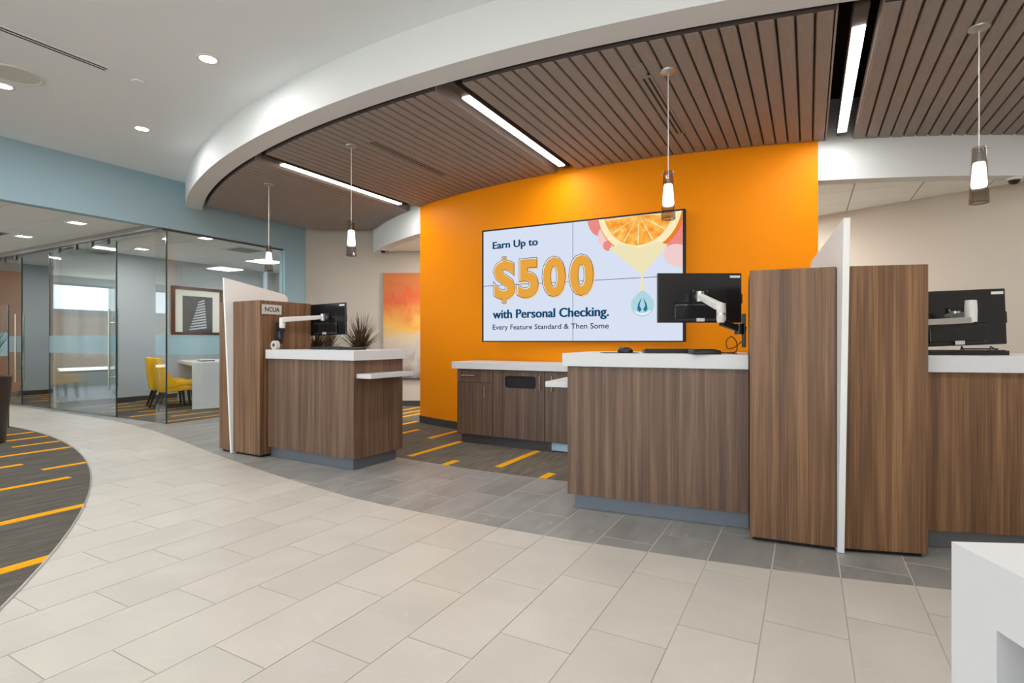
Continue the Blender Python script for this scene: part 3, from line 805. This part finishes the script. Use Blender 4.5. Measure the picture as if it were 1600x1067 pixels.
# ------------------------------------------------------------------ painting on the beige wall
Mp = Matrix.Translation(Vector((0, 0, 0))) @ rz(YAW)
pp0 = -6.68
ppos = Vector((pp0, beige_l(pp0), .49))
t = thing('abstract_painting', 'large abstract orange and grey canvas on the beige wall', 'painting', ppos, YAW)
MB().box(0, 1.5, -.05, -.004, .02, 1.90).build('canvas', 'painting', t)
MB().box(-.004, 1.504, -.045, -.003, 0, .02).build('frame_edge', 'base_trim', t)

# ------------------------------------------------------------------ video wall
TA = Vector((-3.50, 5.53, 0)); TB = Vector((-1.105, 5.60, 0)); ta = math.atan2(TB.y - TA.y, TB.x - TA.x)
t = thing('video_wall', 'video wall of four screens showing a personal checking offer', 'screen', (TA.x, TA.y, 1.157), ta)
u0, u1, zz0, zz1 = .038, 2.412, 0., 1.35
for b in ((u0, u0 + .016, zz0, zz1), (u1 - .022, u1, zz0, zz1), (u0 + .016, u1 - .022, zz0, zz0 + .014), (u0 + .016, u1 - .022, zz1 - .016, zz1)):
    MB().box(b[0], b[1], -.012, .06, b[2], b[3]).build('frame', 'black_matte', t)
MB().box(u0 + .2, u1 - .2, .06, .085, .2, 1.15).build('wall_mount', 'black_matte', t)
um, zm = 1.204, .676
for a, b in ((u0 + .016, um - .003), (um + .003, u1 - .022)):
    for c_, d_ in ((zz0 + .014, zm - .003), (zm + .003, zz1 - .016)):
        MB().box(a, b, -.002, .058, c_, d_).build('screen', 'screen_white', t)
MB().box(u0 + .016, u1 - .022, .000, .056, zm - .003, zm + .003).box(um - .003, um + .003, .000, .056, zz0 + .014, zz1 - .016).build('seam', 'black_matte', t)
ZO = 1.157
def flat(name, m, pts, y):
    mb = MB(); mb.add([(x, y, z) for x, z in pts], [tuple(range(len(pts)))]); return mb.build(name, m, t)
def ell(cx, cz, rx, rz_, a0=0, a1=360, n=40, rot=0):
    o = []
    for i in range(n + (0 if a1 - a0 >= 360 else 1)):
        a = R(a0 + (a1 - a0) * i / n); x = rx * math.cos(a); z = rz_ * math.sin(a); c = math.cos(R(rot)); s = math.sin(R(rot))
        o.append((cx + x * c - z * s, cz + x * s + z * c))
    return o
def clampz(pts): return [(min(x, u1 - .024), min(z, zz1 - .018)) for x, z in pts]
Y = -.0025
# hand and fruit photograph
flat('finger', 'scr_skin', clampz(ell(1.47, 1.30, .085, .15, rot=20)), Y)
flat('finger', 'scr_skin_pale', clampz(ell(1.575, 1.115, .075, .125, rot=18)), Y - .0003)
flat('fingertip', 'scr_skin', clampz(ell(1.60, 1.04, .045, .055, rot=18)), Y - .0006)
flat('palm', 'scr_skin', clampz(ell(2.36, 1.02, .12, .20, rot=-20)), Y)
flat('palm', 'scr_skin_pale', clampz(ell(2.34, .88, .15, .115, rot=-25)), Y - .0003)
# the cut orange
cx, cz = 1.945, 1.42
flat('orange_rind', 'scr_rind', clampz(ell(cx + .015, cz, .47, .50, 180, 360)), Y - .0009)
flat('orange_pith', 'scr_pith', clampz(ell(cx - .005, cz, .445, .475, 180, 360)), Y - .0012)
flat('orange_flesh', 'scr_flesh', clampz(ell(cx - .01, cz, .375, .40, 180, 360)), Y - .0015)
for i in range(7):
    a = R(196 + i * 24.6)
    x2, z2 = cx - .01 + .36 * math.cos(a), cz + .385 * math.sin(a)
    nx, nz = -math.sin(a) * .006, math.cos(a) * .006
    flat('segment_line', 'scr_pith', clampz([(cx, cz - .03), (x2 - nx, z2 - nz), (x2 + nx, z2 + nz)]), Y - .0018)
flat('juice', 'scr_juice', [(1.62, 1.01), (1.74, 1.05), (1.95, .985), (2.14, 1.04), (2.24, 1.0), (2.13, .87), (2.03, .765), (1.99, .715), (1.975, .70), (1.955, .715), (1.90, .77), (1.76, .89)], Y - .0021)
flat('juice_stream', 'scr_juice', [(1.965, .71), (1.985, .71), (2.0, .53), (1.955, .53)], Y - .0021)
flat('drop', 'scr_drop', ell(1.98, .392, .122, .125, -205, 25) + [(2.02, .52), (1.98, .545), (1.94, .52)], Y - .0023)
flat('drop_rim', 'scr_pure', ell(1.98, .335, .085, .05), Y - .0026)
flat('drop_mark', 'scr_drop', ell(1.98, .365, .095, .06), Y - .0029)
for s in (-1, 1):
    flat('drop_mark', 'scr_drop_dark', [(1.98 + s * .008, .47), (1.98 + s * .045, .40), (1.98 + s * .055, .345), (1.98 + s * .03, .315), (1.98 + s * .008, .34), (1.98 + s * .03, .385)], Y - .0032)
# words
def bold_text(s_, m_, x_, z_, w_, h_, off, sh):
    for k_, dx in enumerate((-sh, 0, sh)):
        text_mesh('lettering', s_, m_, t, x_ + dx + sh, z_, w_ - 2 * sh, h_, Y - .0002 * k_, off)
bold_text('Earn Up to', 'scr_navy', .18, 2.245 - ZO, .598, .112, .010, .004)
bold_text('with Personal Checking.', 'scr_navy', .18, 1.405 - ZO, 1.44, .137, .010, .0045)
text_mesh('lettering', 'Every Feature Standard & Then Some', 'scr_ink', t, .18, 1.285 - ZO, 1.437, .080, Y, .012)
for ch, x0, w, z0, h in (('$', .184, .305, 1.618, .557), ('5', .503, .285, 1.668, .468), ('0', .825, .295, 1.668, .468), ('0', 1.153, .295, 1.668, .468)):
    zb = z0 - ZO
    if ch == '$':
        for nm, mm, dx, dz, dw, yy in (('numeral_shadow', 'scr_soft', .012, -.016, 0, Y), ('numeral_outline', 'scr_line', 0, 0, 0, Y - .0004), ('numeral_halo', 'scr_pure', .007, .007, .007, Y - .0008), ('numeral', 'scr_gold', .010, .007, .010, Y - .0012)):
            for za, zc_ in ((zb, zb + .07), (zb + h - .07, zb + h)):
                flat(nm, mm, [(x0 + w / 2 - .030 + dw + (dx - dw if dx != 0 else 0), za + dw + min(dz, 0)), (x0 + w / 2 + .030 - dw + (dx - dw if dx != 0 else 0), za + dw + min(dz, 0)), (x0 + w / 2 + .030 - dw + (dx - dw if dx != 0 else 0), zc_ - dw + min(dz, 0)), (x0 + w / 2 - .030 + dw + (dx - dw if dx != 0 else 0), zc_ - dw + min(dz, 0))], yy)
        ch = 'S'; zb += .042; h -= .084
    text_mesh('numeral_shadow', ch, 'scr_soft', t, x0 + .012, zb - .016, w, h, Y, .06)
    text_mesh('numeral_outline', ch, 'scr_line', t, x0, zb, w, h, Y - .0004, .06)
    text_mesh('numeral_halo', ch, 'scr_pure', t, x0 + .007, zb + .007, w - .014, h - .014, Y - .0008, .048)
    text_mesh('numeral', ch, 'scr_gold', t, x0 + .016, zb + .006, w - .022, h - .022, Y - .0012, .040)

# ------------------------------------------------------------------ back credenza
QF = 5.12
def cab(label, p0, p1, kind):
    t = thing('base_cabinet', label, 'cabinet', ((p0 + p1) / 2, QF + .3, .002), 0, 'walnut base cabinets under the orange wall')
    w = (p1 - p0) / 2 - .001
    MB().box(-w, w, -.28, .20, .10, .848).build('body', 'walnut_dark', t)
    MB().box(-w + (.03 if kind == 'drawer' else 0), w, -.25, .22, 0, .10).build('toe_kick', 'toe_dark', t)
    yf = -.30
    if kind == 'drawer':
        d = MB().box(-w + .002, w - .002, yf, yf + .018, .70, .842).build('drawer', 'walnut_dark', t, bevel=.0015)
        MB().cyl((-.16, yf - .025, .775), (.02, yf - .025, .775), .006, n=10).build('handle', 'steel', d)
        for x in (-.13, -.01): MB().cyl((x, yf, .775), (x, yf - .025, .775), .004, n=8).build('handle_post', 'steel', d)
        d = MB().box(-w + .002, w - .002, yf, yf + .018, .105, .695).build('door', 'walnut_dark', t, bevel=.0015)
        hx, hz0, hz1 = w - .09, .54, .66
    else:
        # door with a rounded slot for waste
        sx0, sx1, sz0, sz1, r = -.16, .215, .655, .785, .03
        if kind == 'slot2': sx0, sx1 = -.02, .26
        outer = [(-w + .002, .105), (w - .002, .105), (w - .002, .842), (-w + .002, .842)]
        inner = []
        for cx_, cz_, a0 in ((sx1 - r, sz1 - r, 0), (sx0 + r, sz1 - r, 90), (sx0 + r, sz0 + r, 180), (sx1 - r, sz0 + r, 270)):
            inner += [(cx_ + r * math.cos(R(a0 + 18 * i)), cz_ + r * math.sin(R(a0 + 18 * i))) for i in range(6)]
        bm = bmesh.new()
        def loop(pts, y): return [bm.verts.new((x, y, z)) for x, z in pts]
        lo = [loop(outer, y) for y in (yf, yf + .018)]; li = [loop(inner, y) for y in (yf, yf + .018)]
        # bridge: corner k of outer (ordered TR first) to quarter arcs of inner
        order = [2, 3, 0, 1]
        for f_ in (0, 1):
            for q_ in range(4):
                oc = lo[f_][order[q_]]; seg = li[f_][q_ * 6:(q_ + 1) * 6]
                for i in range(5): bm.faces.new((oc, seg[i], seg[i + 1]))
                nxt = lo[f_][order[(q_ + 1) % 4]]
                bm.faces.new((oc, seg[5], li[f_][((q_ + 1) % 4) * 6], nxt))
        for L_ in (lo, li):
            n_ = len(L_[0])
            for i in range(n_): bm.faces.new((L_[0][i], L_[0][(i + 1) % n_], L_[1][(i + 1) % n_], L_[1][i]))
        bmesh.ops.recalc_face_normals(bm, faces=bm.faces)
        me = bpy.data.meshes.new('door'); bm.to_mesh(me); bm.free(); me.materials.append(MATS['walnut_dark'])
        d = bpy.data.objects.new('door', me); COL.objects.link(d); d.parent = t
        MB().box(sx0 - .02, sx1 + .02, yf + .0185, yf + .0195, sz0 - .02, sz1 + .02).build('bin_opening', 'black_matte', d)
        hx, hz0, hz1 = (w - .05 if kind == 'slot' else -w + .09), .64, .80
    MB().cyl((hx, yf - .025, hz0), (hx, yf - .025, hz1), .006, n=10).build('handle', 'steel', d)
    for z in (hz0 + .02, hz1 - .02): MB().cyl((hx, yf, z), (hx, yf - .025, z), .004, n=8).build('handle_post', 'steel', d)
    return t
cab('walnut base cabinet with one drawer above a door at the credenza end', -3.553, -3.075, 'drawer')
cab('walnut base cabinet with a wide black waste slot in its door', -3.073, -2.433, 'slot')
cab('walnut base cabinet with a waste slot, half hidden by the teller counter', -2.431, -1.79, 'slot2')
cab('walnut base cabinet with one drawer behind the teller counter', -1.788, -1.20, 'drawer')
t = thing('credenza_top', 'long white worktop over the walnut base cabinets', 'worktop', (-2.3, 5.4, .85))
MB().box(-3.60, -1.15, 5.08, 5.632, .852, .931).build('slab', 'solid_white', t, world=True, bevel=.003)
t = thing('outlet_plate', 'pale blue metal floor plate set in the cabinet toe kick', 'plate', (-2.2, 5.165, .01))
MB().box(-.17, .17, -.006, -.0005, .005, .085).build('cover', 'kick_plate', t, bevel=.002)
MB().box(-.15, -.147, -.008, -.006, .01, .08).build('seam', 'toe_metal', t)

# ------------------------------------------------------------------ teller counters
def slab_counter(label, loc, rot, length, depth, wood_m, end_shelf=None, side='-'):
    """local x along the counter front, y to the back; x=0 at the free end of the body front"""
    t = thing('teller_counter', label, 'counter', loc, rot)
    x0, x1 = (0, length) if side == '-' else (-length, 0)
    MB().box(x0, x1, 0, depth, .10, .99).build('body', wood_m, t, bevel=.002)
    e = .045
    MB().box(x0 + (e if side == '-' else 0), x1 - (0 if side == '-' else e), .035, depth - .05, 0, .10).build('toe_kick', 'toe_metal', t)
    MB().box(x0 - (.03 if side == '-' else -.002), x1 + (-.002 if side == '-' else .03), -.03, depth + .02, .99, 1.08).build('countertop', 'solid_white', t, bevel=.003)
    if end_shelf:
        a, b, w, z0, z1 = end_shelf
        if side == '-': MB().box(-w, 0, a, b, z0, z1).build('end_shelf', 'solid_white', t, bevel=.003)
        else: MB().box(0, w, a, b, z0, z1).build('end_shelf', 'solid_white', t, bevel=.003)
    return t
A_ANG = R(6.0)
slab_counter('walnut teller counter with white top in front of the orange wall', (-1.469, 3.462, .002), A_ANG, 1.157, .72, 'walnut', (.10, .62, .20, .83, .87), '-')
B_ANG = R(17.5)
slab_counter('walnut teller counter with white top by the beige wall', (2.35, 4.32, .002), B_ANG, 1.918, .74, 'walnut_warm', None, '+')
D_ANG = R(-1.5)
slab_counter('walnut teller counter with white top beside the NCUA divider', (-3.553, 3.512, .002), D_ANG, 1.215, .64, 'walnut', (.03, .60, .18, .83, .87), '+')

def tower(label, f0, ang1, w1, ang2, w2, depth, finang, fin_off, plate=False, flip=False):
    """two tall walnut boxes with a slanted white fin between; f0 = plan point where the fin meets the front"""
    t = thing('divider_tower', label, 'divider', (f0[0], f0[1], .002), 0)
    H = 1.575
    M1 = rz(ang1); M2 = rz(ang2)
    MB().box(-w1 - .022, -.022, 0, depth, .022, H, M1).build('walnut_box', 'walnut_warm', t, bevel=.002)
    MB().box(.022, w2 + .022, 0, depth, .022, H, M2).build('walnut_box', 'walnut_warm', t, bevel=.002)
    MB().box(-w1 - .005, -.03, .03, depth - .03, 0, .022, M1).build('plinth', 'black_matte', t)
    MB().box(.03, w2 + .005, .03, depth - .03, 0, .022, M2).build('plinth', 'black_matte', t)
    MF = rz(finang)
    poly = [(-.012, .0), (.50, .0), (.60, 1.0), (.62, 1.655), (.585, 1.69), (fin_off, 1.818)]
    MB().xprism(poly, -.016, .016, MF).build('white_fin', 'fin_white', t, bevel=.002)
    return t
tower('tall walnut divider with white slanted fin between the two near teller counters', (.157, 3.462), R(6.0), .435, R(17.5), .405, .62, R(12), -.115)
tw = tower('tall walnut divider with white slanted fin and NCUA plate', (-5.255, 3.482), R(-4.5), .225, R(-1.5), .44, .615, R(-7), -.09)

t = thing('notice_plate', 'small framed NCUA sign on the walnut divider', 'sign', (-4.782, 3.48, 1.435), R(90))
MB().box(.0, .23, -.014, -.003, 0, .105).build('frame', 'steel', t, bevel=.002)
MB().box(.008, .222, -.0155, -.014, .008, .097).build('card', 'plate', t)
text_mesh('lettering', 'NCUA', 'ink', t, .030, .029, .17, .048, -.0165, .022)

# ------------------------------------------------------------------ monitors, arms and desk things
def monitor(label, loc, rot, w, h, tilt=0.):
    """local y- is the back of the monitor that the customer sees; centre at loc"""
    t = thing('monitor', label, 'monitor', loc, rot)
    Mt = Matrix.Rotation(tilt, 4, 'Y')
    MB().box(-w / 2, w / 2, -.008, .014, -h / 2, h / 2, Mt).build('case', 'screen_back', t, bevel=.004)
    MB().box(-w / 2 + .006, w / 2 - .006, .014, .0155, -h / 2 + .012, h / 2 - .006, Mt).build('screen', 'black_matte', t)
    MB().xprism([(-.030, -h / 2 + .03), (-.008, -h / 2 + .01), (-.008, -.03), (-.026, -.05)], -w * .30, w * .30, Mt).build('port_hump', 'screen_back', t, bevel=.004)
    MB().box(w / 2 - .085, w / 2 - .012, -.0095, -.008, h / 2 - .035, h / 2 - .018, Mt).build('badge', 'label_white', t)
    MB().box(-.03, .028, -.032, -.0305, -h / 2 + .008, -h / 2 + .032, Mt).build('label_sticker', 'label_white', t)
    MB().box(-.06, .06, -.018, -.008, -.065, .065, Mt).build('mount_plate', 'black_matte', t, bevel=.003)
    for x in (-.05, .05):
        for z in (-.05, .05):
            c = Mt @ Vector((x, -.018, z)); d = Mt @ Vector((x, -.022, z)); MB().cyl(c, d, .005, n=10).build('screw', 'chrome', t)
    MB().box(w / 2 - .002, w / 2 + .007, -.006, .008, -.04, .03, Mt).build('side_clip', 'black_matte', t)
    return t
def arm(label, plate, p1, p2, p3, vesa, mlow='black_plastic', mup='white_metal', pl=(.05, .20), up=None):
    """plate = wall bracket, p1 = lower pivot, p2 = elbow bottom, p3 = elbow top, vesa = monitor end"""
    t = thing('monitor_mount', label, 'monitor arm', plate)
    P = lambda v: Vector(v) - Vector(plate)
    z = P(plate)
    pn, ang = pl, up or 0
    MB().box(-.012, .012, -.035, .035, -.11, .11, rz(ang)).build('wall_bracket', 'black_plastic', t, bevel=.004)
    MB().cyl(P(p1) - Vector((0, 0, .035)), P(p1) + Vector((0, 0, .035)), .03, n=18).build('pivot', 'black_plastic', t, smooth=True)
    MB().beam(z, P(p1), .04, .05).build('bracket_link', 'black_plastic', t, bevel=.003)
    MB().beam(P(p1), P(p2), .045, .04, .05, .04).build('lower_link', mlow, t, bevel=.006)
    MB().lathe([(.0001, 0), (.026, .0), (.03, .02), (.030, .06), (.027, (P(p3) - P(p2)).z), (.0001, (P(p3) - P(p2)).z + .004)], P(p2), 20).build('elbow', mup, t, smooth=True)
    MB().lathe([(.031, 0), (.031, .012)], P(p2) + Vector((0, 0, .05)), 20).build('elbow_ring', 'silver', t)
    v = P(vesa); a = P(p3) - Vector((0, 0, .02))
    MB().beam(a, v, .046, .052, .038, .042).build('upper_link', mup, t, bevel=.008)
    return t, v
def head(t, v, n):
    n = Vector(n).normalized()
    MB().cyl(v - n * .0, v + n * .055, .022, n=18).build('tilt_head', 'silver', t, smooth=True)
    MB().cyl(v - Vector((0, 0, .035)), v + Vector((0, 0, .035)), .026, n=18).build('tilt_knuckle', 'silver', t, smooth=True)

vd = Vector((-SY, CY, 0)); vr = Vector((CY, SY, 0))
def campt(px, py, Z):
    X = (px - 800) / 838 * Z
    return Vector((X * CY - Z * SY, X * SY + Z * CY, CAM_H - (py - 533.5) * Z / 838))
# near counter
mc = campt(1092.5, 465.5, 3.9)
monitor('black monitor seen from behind against the orange wall and video screen', mc, YAW, .61, .36)
v1 = campt(1094, 463, 3.78)
t, v = arm('silver monitor arm bracketed to the tall divider before the orange wall', (-.372, 3.84, 1.235), campt(1155, 514, 3.52), campt(1127, 504, 3.50), campt(1124, 474, 3.50), v1, up=R(7))
head(t, v, vd)
# far counter behind the tall divider
m2 = campt(1493, 497, 3.42)
monitor('black monitor seen from behind against the beige wall', m2, YAW + R(-4), .595, .353, R(-2.2))
v2 = campt(1492, 495, 3.30)
t2 = thing('monitor_mount', 'silver monitor arm reaching out from the tall divider before the beige wall', 'monitor arm', (.545, 3.82, 1.27))
B0 = Vector((.545, 3.82, 1.27))
MB().box(-.03, .012, -.04, .04, -.11, .11, rz(R(17))).build('wall_bracket', 'black_plastic', t2, bevel=.004)
e2 = campt(1517, 500, 3.12)
MB().beam(Vector((0, 0, 0)), e2 - B0, .045, .035).build('lower_link', 'silver', t2, bevel=.005)
MB().beam(Vector((.02, .02, -.03)), e2 - B0 - Vector((0, 0, .03)), .03, .02).build('cable_cover', 'black_plastic', t2, bevel=.003)
MB().lathe([(.0001, -.01), (.029, -.01), (.030, .05), (.029, .085), (.027, .115), (.0001, .118)], e2 - B0, 20).build('elbow', 'white_metal', t2, smooth=True)
MB().beam(e2 - B0 + Vector((0, 0, .03)), v2 - B0, .036, .04).build('upper_link', 'silver', t2, bevel=.006)
head(t2, v2 - B0, vd)
# far desk
q_m = 4.17
monitor('black monitor seen from behind beside the spiky plants', (-4.632, q_m, 1.405), R(2), .58, .345, R(-1.2))
t, v = arm('white monitor arm bracketed to the divider with the NCUA plate', (-4.745, 3.66, 1.25), (-4.70, 3.64, 1.23), (-4.675, 3.64, 1.30), (-4.665, 3.645, 1.405), (-4.585, 4.08, 1.425), up=0)
head(t, v, (0, 1, 0))
t = thing('tape_roll', 'round cream tape roll standing on the far counter by the divider', 'tape roll', (-4.675, 3.56, 1.082))
MB().cyl((0, -.02, .045), (0, .02, .045), .045, n=28).build('tape', 'plate', t, smooth=True)
MB().cyl((0, -.0215, .045), (0, .0215, .045), .018, n=20).build('core', 'toe_dark', t)

def keyboard(label, loc, rot, w=.45, d=.15, tilt=.06):
    t = thing('keyboard', label, 'keyboard', loc, rot)
    MB().xprism([(-d / 2, 0), (d / 2, 0), (d / 2, .018), (-d / 2, .028)], -w / 2, w / 2).build('case', 'black_plastic', t, bevel=.003)
    for r_ in range(4):
        y = d / 2 - .025 - r_ * .032
        for c_ in range(14):
            x = -w / 2 + .022 + c_ * (w - .044) / 13
            zt = .018 + (d / 2 - y) / d * .010
            if r_ == 0 and c_ == 0: km = MB().box(-.0125, .0125, -.0125, .0125, 0, .005)
            ko = km.build('key', 'black_matte', t) if (r_ == 0 and c_ == 0) else bpy.data.objects.new('key', ko.data)
            if not (r_ == 0 and c_ == 0): COL.objects.link(ko); ko.parent = t
            ko.location = (x, y, zt)
    return t
def on_counter(px, Z, z=1.082):
    c = campt(px, 540, Z); return (c.x, c.y, z)
keyboard('black keyboard on the counter before the orange wall', on_counter(1058, 3.74), YAW - R(6), .46, .15)
t = thing('mouse_pad', 'thin black mouse pad on the counter before the orange wall', 'mouse pad', on_counter(968, 3.78), YAW)
MB().box(-.12, .12, -.09, .09, 0, .004).build('pad', 'black_matte', t, bevel=.001)
def mouse(label, loc, rot):
    t = thing('computer_mouse', label, 'mouse', loc, rot)
    prof = [(.0001, .038), (.014, .037), (.024, .031), (.030, .02), (.032, .008), (.030, 0), (.0001, 0)]
    mb = MB().lathe(prof, n=20)
    for v in mb.v: v.y *= 1.7
    mb.build('shell', 'black_plastic', t, smooth=True)
    MB().cyl((-.004, .03, .034), (.004, .03, .034), .007, n=12).build('scroll_wheel', 'toe_dark', t)
mouse('black mouse resting on the thin mouse pad', on_counter(977, 3.74, 1.086), YAW + R(70))
t = thing('card_reader', 'low black rounded card reader beside the keyboard', 'card reader', on_counter(1101, 3.40), YAW)
MB().xprism([(-.06, 0), (.06, 0), (.055, .032), (-.05, .026)], -.088, .088).build('case', 'black_plastic', t, bevel=.01, smooth=True, seg=3)
MB().box(-.05, .06, -.03, .035, .0295, .034).build('top_plate', 'toe_dark', t, bevel=.002)
def cable(label, pts, r=.0032, m='black_matte'):
    P = [Vector(p) for p in pts]; out = []
    for i in range(len(P) - 1):
        a, b, c_, d = P[max(i - 1, 0)], P[i], P[i + 1], P[min(i + 2, len(P) - 1)]
        for s in range(8):
            u = s / 8
            out.append(.5 * ((2 * b) + (c_ - a) * u + (2 * a - 5 * b + 4 * c_ - d) * u * u + (3 * b - a - 3 * c_ + d) * u ** 3))
    out.append(P[-1])
    o = MB().tube(out, r).build('cable', m, None, smooth=True)
    tag(o, label, 'cable'); return o
cable('thin black cable looping up from the card reader to the divider bracket',
      [campt(1120, 550, 3.45), campt(1135, 551, 3.5), campt(1150, 549, 3.55), campt(1151, 535, 3.55), campt(1143, 526, 3.55), campt(1135, 533, 3.55), campt(1137, 544, 3.55), campt(1147, 543, 3.55), campt(1156, 536, 3.60), campt(1159, 534, 3.62)])
cable('black cable trailing flat across the counter beside the keyboard', [(*on_counter(1112, 3.60)[:2], 1.086), (*on_counter(1128, 3.62)[:2], 1.086), (*on_counter(1142, 3.55)[:2], 1.086), (*on_counter(1152, 3.5)[:2], 1.086)])
keyboard('black keyboard on the counter under the monitor before the beige wall', on_counter(1500, 3.24), B_ANG + R(6), .44, .15)
t = thing('document_stand', 'black wire document stand on the counter before the beige wall', 'stand', on_counter(1530, 3.36), B_ANG)
MB().tube([(-.10, -.05, .004), (-.08, .03, .05), (-.075, .05, .004)], .004).build('leg', 'black_plastic', t)
MB().tube([(.10, -.05, .004), (.08, .03, .05), (.075, .05, .004)], .004).build('leg', 'black_plastic', t)
MB().beam((-.09, 0, .035), (.09, 0, .035), .05, .008).build('rest', 'black_plastic', t)
keyboard('black keyboard lying flat on the counter with the far monitor', (-4.22, 3.86, 1.082), D_ANG, .44, .15)
t = thing('desk_tray', 'flat black signature pad on the counter beside the far keyboard', 'signature pad', (-3.88, 3.80, 1.082), D_ANG)
MB().xprism([(-.08, 0), (.08, 0), (.08, .026), (-.08, .014)], -.12, .12).build('case', 'black_plastic', t, bevel=.004)
MB().box(-.08, .06, -.05, .05, .021, .024).build('pad', 'toe_dark', t)

# ------------------------------------------------------------------ plants
def spiky(label, loc, hpot, rpot, n, length, leaf_m, pot_m, group=None, wide=.016, seed=1, up=.25):
    rnd = random.Random(seed)
    t = thing('potted_plant', label, 'plant', loc, 0, group)
    MB().lathe([(.0001, 0), (rpot * .78, 0), (rpot, hpot), (rpot * .93, hpot), (rpot * .90, hpot - .04), (.0001, hpot - .04)], n=28).build('planter', pot_m, t, smooth=True)
    MB().lathe([(.0001, hpot - .035), (rpot * .9, hpot - .035)], n=20).build('soil', 'soil', t)
    mb = MB(); zb = hpot - .03
    for k in range(n):
        a = rnd.uniform(0, 6.28); el = rnd.uniform(up, 1.45); L_ = length * rnd.uniform(.75, 1.1)
        d = Vector((math.cos(a) * math.cos(el), math.sin(a) * math.cos(el), math.sin(el))); side = Vector((-math.sin(a), math.cos(a), 0))
        zz = zb + rnd.uniform(0, .12); P0 = Vector((rnd.uniform(-.03, .03), rnd.uniform(-.03, .03), zz)); pts = []
        for s in range(5):
            u = s / 4; p = P0 + d * L_ * u - Vector((0, 0, 1)) * (L_ * .22 * u * u * math.cos(el))
            w = wide * (1 - u * .92) * (.6 + .4 * min(1, u * 4)); pts += [p - side * w / 2, p + side * w / 2]
        mb.add(pts, [(2 * i, 2 * i + 1, 2 * i + 3, 2 * i + 2) for i in range(4)])
    mb.build('foliage', leaf_m, t, kind='stuff')
    MB().cyl((0, 0, hpot - .05), (0, 0, zb + .14), .018, n=10).build('stem', 'leaf_brown', t)
    return t
spiky('spiky bronze dracaena in a tall planter behind the far counter', (-5.41, 5.47, .002), 1.0, .17, 260, .55, 'leaf_brown', 'toe_dark', 'spiky bronze plants', seed=3, wide=.02)
spiky('spiky bronze dracaena partly hidden behind the far monitor', (-6.50, 5.89, .002), 1.0, .17, 200, .50, 'leaf_brown', 'toe_dark', 'spiky bronze plants', seed=5, wide=.02)
spiky('low spiky grey plant beside the divider behind the far monitor', (-5.07, 4.42, .002), 1.0, .17, 160, .36, 'leaf_brown', 'toe_dark', 'spiky bronze plants', seed=9, wide=.02)
spiky('leafy green plant in a tapered dark brown floor planter on the lounge carpet', (-8.20, 2.405, .004), .76, .27, 200, .55, 'leaf_green', 'planter_brown', None, .05, 11, 1.05)
glass_pane('glass_screen', 'low glass screen with frosted band behind the brown lounge planter', -9.45, -9.438, 1.8, 3.05, .005, 1.66, (.97, 1.28), ('b',))

# ------------------------------------------------------------------ white table beside the camera
t = thing('lobby_table', 'white waterfall table with walnut inset panel in the lobby', 'table', (.253, 1.374, .002), R(24.7))
# local x to the back right edge, y- along the long visible side
Lx, Ly, Ht, th, lw = 1.5, 1.7, .758, .12, .11
MB().box(0, Lx, -Ly, 0, Ht - th, Ht).build('table_top', 'solid_white', t)
for x in (0, Lx - .10):
    for y0, y1 in ((-lw, 0), (-Ly, -Ly + lw)):
        MB().box(x, x + .10, y0, y1, 0, Ht - th).build('leg', 'solid_white', t)
MB().box(.10, .12, -Ly + lw, -lw, .04, Ht - th - .012).build('inset_panel', 'walnut_warm', t)
MB().box(.10, Lx - .10, -lw, -lw + .02, .04, Ht - th - .012).build('inset_panel', 'walnut_warm', t)
